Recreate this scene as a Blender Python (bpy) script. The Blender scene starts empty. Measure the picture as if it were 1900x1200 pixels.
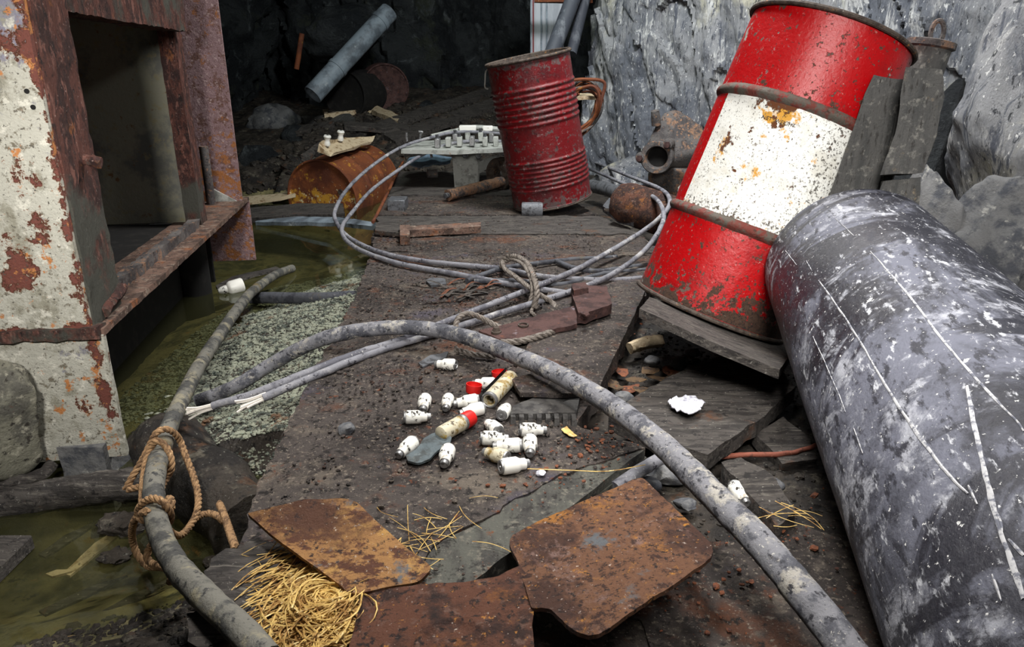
import bpy, bmesh, math, random
import numpy as np
from mathutils import Vector, Matrix, Quaternion
from mathutils.geometry import delaunay_2d_cdt

random.seed(4); RNG = np.random.default_rng(4)
S = bpy.context.scene
COL = S.collection
R = math.radians

# ------------------------------------------------------------------ camera
FPX, CAMH, PITCH = 1350.0, 0.65, R(19.5)
cam_data = bpy.data.cameras.new('camera'); cam = bpy.data.objects.new('camera', cam_data); COL.objects.link(cam)
cam.location = (0, 0, CAMH); cam.rotation_euler = (R(90) - PITCH, 0, 0)
cam_data.sensor_fit = 'HORIZONTAL'; cam_data.sensor_width = 36; cam_data.lens = 36 * FPX / 1900; cam_data.clip_start = .05
S.camera = cam
# ------------------------------------------------------------------ world, lamps, exposure
W = bpy.data.worlds.new('mine_dark'); S.world = W; W.use_nodes = True
W.node_tree.nodes['Background'].inputs[0].default_value = (.55, .6, .7, 1); W.node_tree.nodes['Background'].inputs[1].default_value = .02
S.view_settings.view_transform = 'Standard'; S.view_settings.look = 'None'
S.view_settings.exposure = 0.0; S.view_settings.gamma = 1.0; S.view_settings.use_curve_mapping = False
def lamp(name, loc, target, size, watts, col=(1, .97, .93), spread=180):
    l = bpy.data.lights.new(name, 'AREA'); l.energy = watts; l.size = size; l.color = col
    l.spread = R(spread)
    o = bpy.data.objects.new(name, l); COL.objects.link(o); o.location = loc
    o.rotation_euler = (Vector(target) - Vector(loc)).to_track_quat('-Z', 'Y').to_euler()
    o.visible_camera = True
    return o
lamp('work_lamp_overhead', (.30, 2.45, 2.2), (.10, 1.5, 0), .45, 47)
lamp('work_lamp_left', (-.50, .30, .88), (-.92, 1.7, .35), .12, 4.8, spread=75)
lamp('fill_lamp_front', (.30, .10, 1.30), (.66, 1.7, .10), .45, 8.5, spread=72)  # added fill out of frame, brightens the drum front
lamp('fill_lamp_near', (-.12, .95, 1.85), (-.10, .85, 0), .3, 7.5, spread=80)  # added fill out of frame, lifts the foreground plate and straw
lamp('work_lamp_rock', (.45, 2.75, 2.25), (1.15, 4.1, .5), .4, 70, (.95, .98, 1))
lamp('work_lamp_pipe', (1.55, 1.0, 2.0), (1.0, 1.2, .2), .35, 9.5, (.94, .96, 1))
lamp('fill_lamp_back', (-.25, 3.9, 2.25), (-.3, 6.2, .2), .4, 13, (.88, 1, .93))  # unseen fill, tinted green to bring up the far heap

# ------------------------------------------------------------------ pixel rays (photo treated as 1900 x 1200)
FW = np.array([0, math.cos(PITCH), -math.sin(PITCH)]); UP = np.array([0, math.sin(PITCH), math.cos(PITCH)]); CAM = np.array([0, 0, CAMH])
def ray(px, py): return FW + np.array([1., 0, 0]) * ((px - 950) / FPX) + UP * ((600 - py) / FPX)
def P(px, py, z=0.0):
    r = ray(px, py); return CAM + r * ((z - CAMH) / r[2])
def PY(px, py, Y):
    r = ray(px, py); return CAM + r * (Y / r[1])
def PPl(px, py, p0, n):
    r = ray(px, py); return CAM + r * (np.dot(np.array(p0) - CAM, n) / np.dot(r, n))

# ------------------------------------------------------------------ numpy noise
def _h(ix, iy, iz, s):
    n = (ix * 374761393 + iy * 668265263 + iz * 2147483647 + s * 1274126177) & 0xffffffff
    n = ((n ^ (n >> 13)) * 1274126177) & 0xffffffff
    n = n ^ (n >> 16)
    return (n & 0xffff) / 65535.0
def vnoise(p, s=0):
    p = np.asarray(p, float); i = np.floor(p).astype(np.int64); f = p - i; f = f * f * (3 - 2 * f)
    out = 0
    for dx in (0, 1):
        for dy in (0, 1):
            for dz in (0, 1):
                w = (f[:, 0] if dx else 1 - f[:, 0]) * (f[:, 1] if dy else 1 - f[:, 1]) * (f[:, 2] if dz else 1 - f[:, 2])
                out = out + w * _h(i[:, 0] + dx, i[:, 1] + dy, i[:, 2] + dz, s)
    return out * 2 - 1
def fbm(p, scale=1, octv=4, s=0, gain=.5, ridge=False):
    p = np.asarray(p, float) * scale; a = 1.0; o = 0; t = 0
    for k in range(octv):
        n = vnoise(p, s + k * 17)
        if ridge: n = 1 - 2 * np.abs(n)
        o = o + a * n; t += a; a *= gain; p = p * 2.03 + 11.7
    return o / t

# ------------------------------------------------------------------ materials
def lin(c):
    return tuple((x / 255 / 12.92 if x / 255 <= .04045 else ((x / 255 + .055) / 1.055) ** 2.4) for x in c) + (1,)
def MAT(name, base, layers=(), rough=.8, metal=0.0, bumps=(), spec=.4, coat=0.0):
    """base colour (0..255 sRGB); each layer mixes a colour in where its noise passes lo..hi."""
    m = bpy.data.materials.new(name); m.use_nodes = True; nt = m.node_tree; N = nt.nodes; L = nt.links
    b = N['Principled BSDF']; b.inputs['Specular IOR Level'].default_value = spec; b.inputs['Metallic'].default_value = metal
    b.inputs['Coat Weight'].default_value = coat
    tc = N.new('ShaderNodeTexCoord')
    def coords(stretch, seed):
        mp = N.new('ShaderNodeMapping'); mp.inputs['Scale'].default_value = stretch
        mp.inputs['Location'].default_value = (seed * 3.7, seed * 1.9, seed * 5.3)
        L.new(tc.outputs['Object'], mp.inputs['Vector']); return mp.outputs['Vector']
    def tex(kind, sc, det, stretch, seed, dist=0.0, rg=.55):
        v = coords(stretch, seed)
        if kind == 'voronoi':
            t = N.new('ShaderNodeTexVoronoi'); t.inputs['Scale'].default_value = sc; L.new(v, t.inputs['Vector']); return t.outputs['Distance']
        if kind == 'wave':
            t = N.new('ShaderNodeTexWave'); t.inputs['Scale'].default_value = sc; t.inputs['Distortion'].default_value = dist
            t.inputs['Detail'].default_value = det; L.new(v, t.inputs['Vector']); return t.outputs['Fac']
        t = N.new('ShaderNodeTexNoise'); t.inputs['Scale'].default_value = sc; t.inputs['Detail'].default_value = det
        t.inputs['Roughness'].default_value = rg; t.inputs['Distortion'].default_value = dist; L.new(v, t.inputs['Vector']); return t.outputs['Fac']
    col = N.new('ShaderNodeRGB'); col.outputs[0].default_value = lin(base); cur = col.outputs[0]
    rv = N.new('ShaderNodeValue'); rv.outputs[0].default_value = rough; rcur = rv.outputs[0]
    hts = []
    for i, ly in enumerate(layers):
        c, sc, lo, hi = ly[:4]; o = ly[4] if len(ly) > 4 else {}
        f = tex(o.get('kind', 'noise'), sc, o.get('det', 6), o.get('st', (1, 1, 1)), o.get('seed', i + 1), o.get('dist', 0.0), o.get('rg', .68))
        if 'attr' in o:
            a = N.new('ShaderNodeAttribute'); a.attribute_name = o['attr']
            ma = N.new('ShaderNodeMath'); ma.operation = 'MULTIPLY_ADD'; L.new(a.outputs['Fac'], ma.inputs[0]); ma.inputs[1].default_value = o.get('k', .4)
            L.new(f, ma.inputs[2]); f = ma.outputs[0]
        mr = N.new('ShaderNodeMapRange'); mr.interpolation_type = 'SMOOTHSTEP'
        mr.inputs[1].default_value = lo; mr.inputs[2].default_value = hi
        mr.inputs[3].default_value = 0; mr.inputs[4].default_value = o.get('amt', 1.0); L.new(f, mr.inputs[0]); msk = mr.outputs[0]
        mx = N.new('ShaderNodeMix'); mx.data_type = 'RGBA'; L.new(msk, mx.inputs[0]); L.new(cur, mx.inputs[6]); mx.inputs[7].default_value = lin(c); cur = mx.outputs[2]
        if 'rough' in o:
            mf = N.new('ShaderNodeMix'); L.new(msk, mf.inputs[0]); L.new(rcur, mf.inputs[2]); mf.inputs[3].default_value = o['rough']; rcur = mf.outputs[0]
        if 'h' in o: hts.append((msk, o['h']))
    L.new(cur, b.inputs['Base Color']); L.new(rcur, b.inputs['Roughness'])
    nrm = None
    def bump(h, dist, strength=1.0):
        nonlocal nrm
        bp = N.new('ShaderNodeBump'); bp.inputs['Distance'].default_value = dist; bp.inputs['Strength'].default_value = strength
        L.new(h, bp.inputs['Height'])
        if nrm is not None: L.new(nrm, bp.inputs['Normal'])
        nrm = bp.outputs[0]
    for (sc, det, dist, *o) in bumps:
        o = o[0] if o else {}
        bump(tex(o.get('kind', 'noise'), sc, det, o.get('st', (1, 1, 1)), o.get('seed', 9), o.get('dist', 0.0), o.get('rg', .68)), dist)
    for msk, h in hts: bump(msk, h)
    if nrm is not None: L.new(nrm, b.inputs['Normal'])
    return m

RUST = dict(rough=.9)
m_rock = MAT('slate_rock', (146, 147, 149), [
    ((102, 106, 114), 1.5, .46, .59, dict(st=(1.5, 1.5, .6), dist=.6, det=9)),
    ((186, 182, 162), 1.9, .52, .64, dict(det=9, dist=.5, st=(1.3, 1.3, .7))),
    ((202, 202, 200), 7, .54, .64, dict(st=(1.6, 1.6, .45), det=11, dist=.6)),
    ((84, 88, 98), 9, .54, .63, dict(st=(2.2, 2.2, .3), det=11, dist=.8)),
    ((58, 60, 64), 26, .565, .63, dict(st=(1.8, 1.8, .5), det=11)),
    ((224, 224, 222), 60, .59, .66, dict(st=(1.3, 1.3, .6), det=9))],
    rough=.75, bumps=[(7, 12, .03, dict(st=(1.8, 1.8, .5))), (50, 9, .007, dict(st=(1.5, 1.5, .6)))])
m_rockdark = MAT('dark_rock', (60, 64, 66), [((32, 36, 40), 2.5, .45, .58, dict(det=9)), ((104, 110, 112), 5, .56, .68, dict(det=11, dist=.6)), ((64, 68, 58), 3, .56, .68)], rough=.6, bumps=[(5, 12, .05), (40, 9, .008)])
m_stone = MAT('grey_stone', (112, 112, 112), [((70, 72, 78), 14, .45, .62), ((165, 164, 158), 30, .58, .7)], rough=.8, bumps=[(30, 8, .006), (140, 5, .0015)])
m_mud = MAT('wet_mud', (66, 59, 52), [((36, 32, 30), 6, .44, .58, dict(det=10)), ((104, 98, 86), 16, .54, .66, dict(det=11)), ((88, 62, 44), 9, .58, .68), ((26, 23, 22), 60, .55, .63, dict(det=9)),
    ((136, 136, 126), 120, .60, .68, dict(det=7))], rough=.58, bumps=[(20, 12, .016), (120, 9, .006)])
m_deck = MAT('grimy_deck_board', (85, 77, 73), [
    ((56, 49, 46), 4, .46, .58, dict(det=11, dist=.4)), ((118, 108, 97), 7, .53, .66, dict(det=11)),
    ((104, 68, 50), 6, .53, .65, dict(det=11)), ((86, 80, 90), 5, .56, .68, dict(det=9)), ((36, 31, 29), 45, .53, .61, dict(det=10)),
    ((146, 134, 120), 90, .555, .65, dict(det=9)), ((122, 68, 40), 36, .60, .69, dict(det=10)), ((176, 166, 152), 230, .625, .68, dict(det=4))],
    rough=.7, bumps=[(24, 12, .014), (110, 10, .010), (380, 5, .003)])
m_plank = MAT('grey_green_plank', (84, 84, 77), [((60, 58, 55), 5, .46, .60, dict(st=(3, 1, 1), det=10)), ((108, 104, 94), 60, .54, .64, dict(det=9)), ((40, 37, 35), 50, .55, .64, dict(det=9)),
    ((104, 62, 36), 40, .61, .69), ((150, 144, 134), 200, .63, .69)], rough=.75, bumps=[(40, 10, .004, dict(st=(3, .8, 1))), (130, 9, .004)])
m_wood = MAT('weathered_wood', (78, 73, 69), [((48, 44, 42), 9, .46, .58, dict(st=(1, 7, 7), det=10)), ((112, 107, 99), 14, .54, .66, dict(st=(.8, 9, 9), det=10)),
    ((98, 66, 46), 6, .60, .70, dict(det=9)), ((34, 31, 30), 40, .56, .64, dict(det=9)), ((146, 142, 134), 120, .62, .68)], rough=.78, bumps=[(20, 10, .006, dict(st=(.8, 6, 6))), (120, 8, .004)])
m_woodgrey = MAT('sooty_timber', (88, 87, 85), [((74, 74, 73), 9, .46, .60, dict(st=(3, 3, .6), det=9)), ((130, 128, 122), 40, .54, .66, dict(det=9)), ((60, 58, 56), 60, .56, .64, dict(st=(2, 2, .5))), ((150, 134, 112), 14, .62, .72)],
    rough=.85, bumps=[(34, 10, .005, dict(st=(3, 3, .5))), (140, 8, .003)])
m_steel_old = MAT('peeling_steel_panel', (172, 170, 158), [
    ((122, 120, 134), 5, .50, .54, dict(attr='wear', k=.5, det=10, h=-.0008)),
    ((138, 135, 120), 14, .50, .62, dict(det=11)), ((200, 197, 184), 36, .54, .64, dict(det=10)), ((108, 102, 88), 60, .555, .64, dict(det=10)),
    ((134, 84, 52), 11, .56, .585, dict(attr='rust', k=.33, det=12, rg=.7)),
    ((104, 58, 48), 11, .575, .60, dict(attr='rust', k=.33, det=12, rg=.7, seed=5, h=-.002)),
    ((176, 116, 66), 34, .61, .67, dict(attr='rust', k=.25)), ((70, 66, 60), 150, .59, .66)],
    rough=.75, bumps=[(30, 10, .004), (160, 8, .0025)])
m_rust = MAT('flaking_brown_rust', (98, 58, 48), [
    ((62, 37, 33), 24, .45, .55, dict(det=10, st=(1, 1, .5))), ((136, 92, 80), 50, .53, .63, dict(det=10, st=(1, 1, .5))), ((150, 92, 48), 16, .60, .70, dict(det=9)),
    ((40, 26, 24), 90, .55, .62, dict(det=9, st=(1, 1, .4))), ((160, 134, 126), 140, .61, .68), ((78, 78, 70), 8, .48, .62, dict(attr='mud', k=.3, det=9))],
    rough=.82, bumps=[(34, 12, .014, dict(st=(1, 1, .4))), (150, 10, .008, dict(st=(1, 1, .6)))])
m_ledge = MAT('crusted_brown_ledge', (112, 88, 76), [((74, 58, 50), 20, .47, .58, dict(det=10)), ((142, 126, 112), 40, .54, .64, dict(det=10)), ((142, 86, 50), 12, .56, .66, dict(det=10)), ((52, 44, 40), 90, .56, .63)], rough=.82, bumps=[(40, 10, .006), (180, 8, .003)])
m_innergrey = MAT('faded_grey_green_paint', (146, 144, 126), [((112, 112, 106), 6, .46, .6), ((146, 138, 110), 30, .54, .66, dict(det=9)), ((124, 96, 66), 20, .61, .68)], rough=.7, bumps=[(60, 7, .0015)])
m_rustpink = MAT('pinkish_rust_plate', (134, 108, 110), [((104, 74, 66), 30, .50, .60, dict(det=10)), ((168, 146, 144), 90, .54, .64, dict(det=9)), ((84, 54, 44), 120, .57, .64, dict(det=9)), ((150, 96, 54), 30, .58, .66, dict(attr='rust', k=.22, det=10)), ((206, 186, 176), 160, .63, .69)],
    rough=.8, bumps=[(60, 10, .004), (200, 8, .002)])
m_rustplate = MAT('ochre_and_brown_rust', (122, 84, 60), [
    ((76, 48, 36), 10, .46, .58, dict(det=12)), ((168, 112, 48), 9, .52, .64, dict(det=12, rg=.75)),
    ((138, 110, 102), 14, .54, .66, dict(det=12, rg=.75)), ((62, 38, 30), 70, .52, .60, dict(det=10, rg=.75)), ((200, 136, 52), 60, .575, .66, dict(det=10, rg=.75)),
    ((44, 29, 25), 130, .555, .62, dict(det=8)), ((196, 180, 168), 150, .62, .69, dict(det=6)), ((104, 108, 112), 8, .61, .68)],
    rough=.68, bumps=[(26, 12, .012), (120, 10, .009), (380, 5, .0022)])
m_rustlit = MAT('lit_ochre_rust', (172, 126, 76), [  # ochre rust, colour raised because the blade curves up to the light
    ((92, 54, 36), 30, .47, .55, dict(det=12, rg=.75, st=(1, 1.6, 1))), ((196, 150, 84), 22, .54, .64, dict(det=11, rg=.75)), ((150, 128, 118), 22, .57, .66, dict(det=11)), ((92, 58, 40), 5, .51, .64, dict(det=10)),
    ((54, 34, 28), 60, .55, .62, dict(det=10)), ((208, 194, 178), 120, .62, .68), ((104, 108, 112), 8, .62, .68)],
    rough=.68, bumps=[(26, 12, .010), (120, 10, .007), (380, 5, .002)])
m_rusthub = MAT('dark_brown_rust', (106, 66, 48), [
    ((58, 37, 31), 12, .46, .58, dict(det=12)), ((146, 92, 44), 14, .555, .68, dict(det=12, rg=.75)), ((118, 90, 78), 40, .55, .65, dict(det=10)), ((42, 28, 25), 80, .54, .61, dict(det=10)),
    ((190, 130, 62), 80, .61, .68), ((196, 182, 170), 150, .635, .69)],
    rough=.72, bumps=[(26, 12, .014), (120, 10, .010), (380, 5, .002)])
m_rustorange = MAT('orange_barrel_rust', (120, 66, 36), [((88, 46, 30), 6, .42, .62, dict(det=9)), ((150, 86, 40), 14, .56, .7), ((190, 140, 46), 16, .60, .68, dict(attr='scale', k=.25, det=9)),
    ((206, 196, 160), 40, .66, .70, dict(attr='scale', k=.18))], rough=.8, bumps=[(40, 9, .004)])
m_castrust = MAT('rusty_cast_iron', (98, 94, 92), [((70, 66, 66), 9, .46, .58, dict(det=9)), ((138, 106, 84), 14, .53, .63, dict(attr='rust', k=.14, det=10)), ((162, 122, 92), 60, .57, .66, dict(attr='rust', k=.12, det=9)), ((54, 46, 44), 90, .56, .63)],
    rough=.75, bumps=[(60, 9, .004), (220, 6, .0015)])
m_darkrust = MAT('dark_purple_rust', (84, 58, 54), [((56, 36, 34), 20, .44, .6), ((120, 70, 50), 40, .6, .72), ((128, 116, 122), 30, .60, .72)], rough=.75, bumps=[(60, 9, .005), (200, 7, .003)])
m_redbright = MAT('bright_red_paint', (168, 4, 10), [((132, 12, 16), 4, .50, .66, dict(det=9)), ((176, 120, 112), 90, .63, .68, dict(det=8, rough=.8, attr='wear', k=.08)),
    ((92, 80, 70), 60, .60, .63, dict(det=10, rough=.9, attr='wear', k=.22, h=-.0008)), ((66, 46, 34), 34, .585, .63, dict(det=11, rough=.9, attr='wear', k=.30)),
    ((38, 27, 23), 170, .60, .65, dict(rough=.9, attr='wear', k=.12)), ((140, 140, 132), 14, .665, .675, dict(det=9, rough=.8))],
    rough=.36, bumps=[(16, 6, .0025), (110, 7, .0010)], spec=.5)
m_white = MAT('dirty_white_paint', (232, 232, 226), [((214, 212, 202), 12, .5, .66), ((150, 146, 138), 240, .58, .66, dict(rough=.9)), ((56, 52, 50), 90, .655, .67, dict(rough=.9)),
    ((204, 150, 60), 24, .585, .66, dict(attr='wear', k=.30, det=11, rough=.9)), ((96, 56, 32), 34, .60, .64, dict(attr='wear', k=.30, det=11, rough=.95, h=-.001)),
    ((96, 92, 86), 130, .60, .67, dict(attr='dust', k=.12, det=9))], rough=.45, bumps=[(14, 6, .0018), (120, 6, .0007)])
m_hoop = MAT('scuffed_rusty_hoop', (104, 48, 40), [((86, 80, 72), 30, .44, .56, dict(det=9)), ((60, 40, 30), 44, .56, .66), ((150, 20, 22), 26, .60, .68), ((150, 110, 60), 60, .66, .72)], rough=.8, bumps=[(120, 8, .003)])
m_rim = MAT('rusted_drum_rim', (76, 66, 58), [((48, 38, 32), 40, .45, .6), ((150, 104, 56), 60, .6, .68), ((150, 146, 140), 80, .64, .70)], rough=.7, bumps=[(120, 8, .003)])
m_reddark = MAT('dark_red_paint', (108, 10, 17), [((80, 14, 20), 6, .48, .62, dict(det=9)), ((120, 92, 92), 60, .585, .66, dict(det=9, rough=.8, attr='wear', k=.10)), ((84, 68, 66), 40, .56, .63, dict(det=11, rough=.9, attr='wear', k=.20)),
    ((56, 28, 27), 30, .57, .65, dict(rough=.85, det=10)), ((204, 192, 186), 50, .69, .70)], rough=.38, bumps=[(18, 7, .002), (120, 8, .0018)], spec=.5)
m_pipe = MAT('scuffed_black_plastic', (24, 25, 34), [
    ((94, 96, 108), 2.6, .42, .58, dict(st=(1.6, 1.6, .9), det=12, dist=.7, rough=.75, rg=.72)),
    ((150, 152, 160), 8, .51, .63, dict(st=(1.3, 1.3, 1.6), det=12, dist=.4, rough=.8, rg=.75)),
    ((22, 23, 33), 2.4, .492, .565, dict(st=(1.1, 1.1, 2.4), det=11, dist=.9, rough=.40, rg=.68, amt=.92)),
    ((40, 41, 50), 60, .53, .62, dict(st=(1, 1, .4), det=9, rough=.6)),
    ((176, 178, 184), 60, .585, .67, dict(st=(1, 1, .4), det=9, rough=.85)),
    ((214, 214, 212), 150, .635, .68, dict(det=5, rough=.9)), ((214, 214, 210), 30, .70, .71, dict(det=4, rough=.9))],
    rough=.48, bumps=[(6, 10, .006), (90, 9, .0018)], spec=.45)
m_scratch = MAT('pale_scratch_dust', (172, 172, 174), [((96, 98, 108), 90, .47, .60)], rough=.9)
m_cable = MAT('dusty_grey_cable', (124, 124, 129), [((78, 79, 86), 20, .48, .57, dict(det=11)), ((162, 158, 150), 30, .54, .63, dict(det=11)), ((52, 52, 58), 70, .555, .62, dict(det=9)), ((112, 100, 86), 9, .59, .68), ((196, 192, 184), 160, .61, .68)],
    rough=.78, bumps=[(80, 10, .004), (300, 6, .0012)])
m_cabledark = MAT('dark_dirty_cable', (78, 80, 86), [((52, 53, 60), 20, .46, .6), ((128, 126, 124), 40, .58, .70), ((88, 80, 62), 10, .58, .72)], rough=.75, bumps=[(90, 8, .0025)])
m_cablepale = MAT('pale_thin_cable', (126, 126, 132), [((90, 90, 98), 9, .48, .60, dict(det=11)), ((168, 166, 165), 11, .54, .66, dict(det=11)), ((58, 57, 64), 60, .57, .64), ((204, 202, 198), 150, .61, .68)], rough=.75, bumps=[(160, 8, .0018)])
m_cablemuddy = MAT('muddy_brown_cable', (112, 110, 102), [((70, 70, 68), 16, .47, .58, dict(det=10)), ((138, 132, 112), 24, .54, .64, dict(det=10)), ((112, 98, 66), 6, .57, .66), ((54, 54, 54), 60, .56, .64)], rough=.75, bumps=[(80, 10, .004)])
m_wire = MAT('white_cable_strands', (222, 216, 206), [((170, 160, 146), 80, .55, .7)], rough=.7)
m_rope = MAT('tan_fibre_rope', (150, 118, 84), [((100, 76, 54), 60, .48, .6), ((184, 152, 114), 120, .56, .68)], rough=.9, bumps=[(500, 4, .001, dict(st=(1, 1, .3)))])
m_steelrope = MAT('grey_wire_rope', (118, 110, 102), [((74, 66, 60), 60, .48, .62), ((150, 144, 136), 90, .6, .72), ((128, 86, 58), 20, .62, .72)], rough=.6, bumps=[(500, 4, .0008)])
m_porc = MAT('dirty_white_porcelain', (228, 226, 218), [((168, 160, 146), 60, .55, .64, dict(det=9, rough=.8)), ((46, 42, 38), 70, .548, .59, dict(det=10, rough=.9)), ((140, 116, 70), 50, .66, .72)], rough=.38, bumps=[(160, 6, .0008)])
m_porcclean = MAT('white_porcelain', (238, 236, 228), [((196, 190, 176), 60, .58, .7)], rough=.3)
m_porcgold = MAT('ochre_stained_porcelain', (190, 182, 158), [((140, 116, 62), 50, .50, .62, dict(det=9)), ((74, 60, 40), 80, .56, .64, dict(det=8)), ((200, 170, 80), 44, .62, .7)], rough=.5, bumps=[(160, 6, .001)])
m_metal = MAT('dull_silver_metal', (150, 150, 150), [((92, 90, 88), 120, .52, .66), ((190, 190, 190), 60, .6, .7)], rough=.4, metal=.7, bumps=[(300, 5, .0004)])
m_metaldark = MAT('dull_grey_metal', (98, 100, 104), [((62, 62, 64), 50, .48, .62), ((136, 136, 134), 90, .6, .72)], rough=.55, metal=.3, bumps=[(160, 6, .001)])
m_redcap = MAT('red_plastic_cap', (196, 26, 22), [((140, 30, 26), 80, .55, .68), ((216, 120, 110), 160, .70, .74)], rough=.45)
m_fabric = MAT('blue_grey_wet_rag', (82, 92, 96), [((58, 62, 62), 30, .46, .62), ((110, 118, 118), 60, .58, .72), ((92, 78, 60), 20, .6, .72)], rough=.6, bumps=[(70, 8, .004), (300, 4, .001)])
m_rubber = MAT('muddy_black_rubber', (70, 68, 66), [((44, 42, 42), 40, .46, .62), ((100, 96, 90), 90, .58, .7)], rough=.75, bumps=[(120, 8, .003)])
m_straw = MAT('dry_straw', (212, 180, 108), [((150, 112, 60), 30, .46, .60), ((236, 214, 156), 50, .56, .66)], rough=.6)
m_gravel = MAT('green_grey_gravel', (140, 143, 126), [((68, 73, 66), 34, .46, .58), ((150, 152, 138), 60, .56, .66), ((108, 80, 58), 7, .59, .68), ((132, 150, 138), 90, .60, .68)], rough=.72, bumps=[(260, 5, .002)])
m_bed = MAT('silted_bed', (122, 114, 80), [((70, 68, 46), 4, .46, .6, dict(det=10)), ((150, 140, 96), 7, .54, .68, dict(det=10)), ((140, 104, 62), 14, .60, .70), ((46, 44, 34), 20, .57, .66, dict(det=9))], rough=.85, bumps=[(26, 8, .012)])
m_tray = MAT('pale_galvanised_steel', (166, 168, 162), [((122, 124, 118), 16, .48, .64), ((196, 198, 192), 40, .58, .7), ((140, 104, 74), 24, .64, .72)], rough=.6, bumps=[(120, 7, .0015)])
m_duct = MAT('dull_blue_grey_pipe', (138, 150, 160), [((96, 104, 112), 5, .46, .62), ((170, 178, 182), 14, .6, .72)], rough=.5, bumps=[(20, 6, .003)])
m_panel = MAT('pale_panel_paint', (186, 190, 196), [((160, 164, 172), 4, .45, .65, dict(st=(4, 4, .5)))], rough=.6)
m_stripe = MAT('dark_red_stripe', (120, 58, 60), rough=.6)
m_blackpole = MAT('dusty_black_pole', (66, 70, 78), [((104, 108, 114), 20, .52, .68, dict(st=(1, 1, .3))), ((40, 42, 48), 30, .6, .7)], rough=.6, bumps=[(60, 6, .001)])
m_foil = MAT('crumpled_pale_foil', (214, 214, 224), [((150, 150, 164), 60, .5, .66)], rough=.4, metal=.25)
m_bark = MAT('pale_split_wood', (196, 178, 148), [((142, 116, 84), 30, .5, .66), ((90, 70, 50), 60, .62, .7)], rough=.8, bumps=[(90, 7, .003)])
m_leaf = MAT('brown_dead_leaf', (92, 72, 50), [((54, 42, 34), 60, .46, .58), ((122, 94, 60), 80, .56, .66)], rough=.75, bumps=[(160, 7, .004)])
m_chip = MAT('orange_rust_flake', (112, 66, 44), [((70, 44, 36), 90, .48, .60), ((142, 88, 54), 120, .58, .68)], rough=.85, bumps=[(200, 6, .002)])
m_bluecloth = MAT('faded_blue_plastic', (108, 128, 146), [((74, 88, 100), 16, .48, .64)], rough=.5, bumps=[(30, 6, .004)])
m_copper = MAT('reddish_wire_sleeve', (128, 72, 56), [((90, 52, 42), 60, .5, .62), ((160, 104, 84), 100, .6, .7)], rough=.75, bumps=[(300, 4, .001)])
m_ink = MAT('black_print', (48, 46, 48), rough=.7)
m_black = MAT('soot_and_shade_black', (20, 19, 18), [((34, 32, 30), 20, .5, .65)], rough=.95)  # black for soot, and for painted shade in the machine frame

mw = bpy.data.materials.new('murky_water'); mw.use_nodes = True
_n = mw.node_tree.nodes; _l = mw.node_tree.links; _n.remove(_n['Principled BSDF'])
_gl = _n.new('ShaderNodeBsdfGlossy'); _gl.inputs['Roughness'].default_value = .03; _gl.inputs[0].default_value = (.9, .95, .95, 1)
_tr = _n.new('ShaderNodeBsdfTransparent'); _tr.inputs[0].default_value = (.74, .74, .60, 1)
_df = _n.new('ShaderNodeBsdfDiffuse'); _df.inputs[0].default_value = lin((92, 92, 62))
_m1 = _n.new('ShaderNodeMixShader'); _m1.inputs[0].default_value = .16
_m2 = _n.new('ShaderNodeMixShader'); _fr = _n.new('ShaderNodeFresnel'); _fr.inputs[0].default_value = 1.33
_bp = _n.new('ShaderNodeBump'); _nz = _n.new('ShaderNodeTexNoise'); _nz.inputs['Scale'].default_value = 7; _nz.inputs['Detail'].default_value = 2
_bp.inputs['Distance'].default_value = .004; _l.new(_nz.outputs['Fac'], _bp.inputs['Height'])
_l.new(_bp.outputs[0], _gl.inputs['Normal']); _l.new(_bp.outputs[0], _fr.inputs['Normal'])
_l.new(_tr.outputs[0], _m1.inputs[1]); _l.new(_df.outputs[0], _m1.inputs[2])
_l.new(_fr.outputs[0], _m2.inputs[0]); _l.new(_m1.outputs[0], _m2.inputs[1]); _l.new(_gl.outputs[0], _m2.inputs[2])
_l.new(_m2.outputs[0], _n['Material Output'].inputs[0])

# ------------------------------------------------------------------ mesh helpers
class G:
    """a bag of vertices and faces; add() joins shapes into one mesh."""
    def __init__(s): s.v = []; s.f = []; s.mi = []; s.n = 0
    def add(s, vf, M=None, mi=0):
        v, f = vf; v = np.asarray(v, float)
        if M is not None: A = np.array(M); v = v @ A[:3, :3].T + A[:3, 3]
        s.v.append(v); s.f += [tuple(i + s.n for i in q) for q in f]; s.mi += [mi] * len(f); s.n += len(v); return s
    def get(s): return (np.concatenate(s.v), s.f)
def mesh(name, vf, mats, smooth=True, mi=None, attrs=None, sharp=38):
    v, f = vf; me = bpy.data.meshes.new(name); me.from_pydata(np.asarray(v).tolist(), [], f); me.validate(); me.update()
    for m in (mats if isinstance(mats, (list, tuple)) else [mats]): me.materials.append(m)
    if mi is not None and len(mi) == len(me.polygons): me.polygons.foreach_set('material_index', mi)
    for k, a in (attrs or {}).items():
        at = me.attributes.new(k, 'FLOAT', 'POINT')
        if len(a) == len(me.vertices): at.data.foreach_set('value', np.asarray(a, np.float32))
    if smooth:
        me.polygons.foreach_set('use_smooth', [True] * len(me.polygons)); me.set_sharp_from_angle(angle=R(sharp))
    return me
def tag(o, label=None, cat=None, group=None, kind=None):
    for k, v in (('label', label), ('category', cat), ('group', group), ('kind', kind)):
        if v: o[k] = v
    return o
def thing(name, label, cat, loc=(0, 0, 0), group=None, rot=None):
    o = bpy.data.objects.new(name, None); COL.objects.link(o); o.location = Vector(loc); o.empty_display_size = .05
    if rot is not None: o.rotation_mode = 'QUATERNION'; o.rotation_quaternion = rot
    return tag(o, label, cat, group)
def wm(o):
    m = o.matrix_basis.copy()
    while o.parent: o = o.parent; m = o.matrix_basis @ m
    return m
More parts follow.
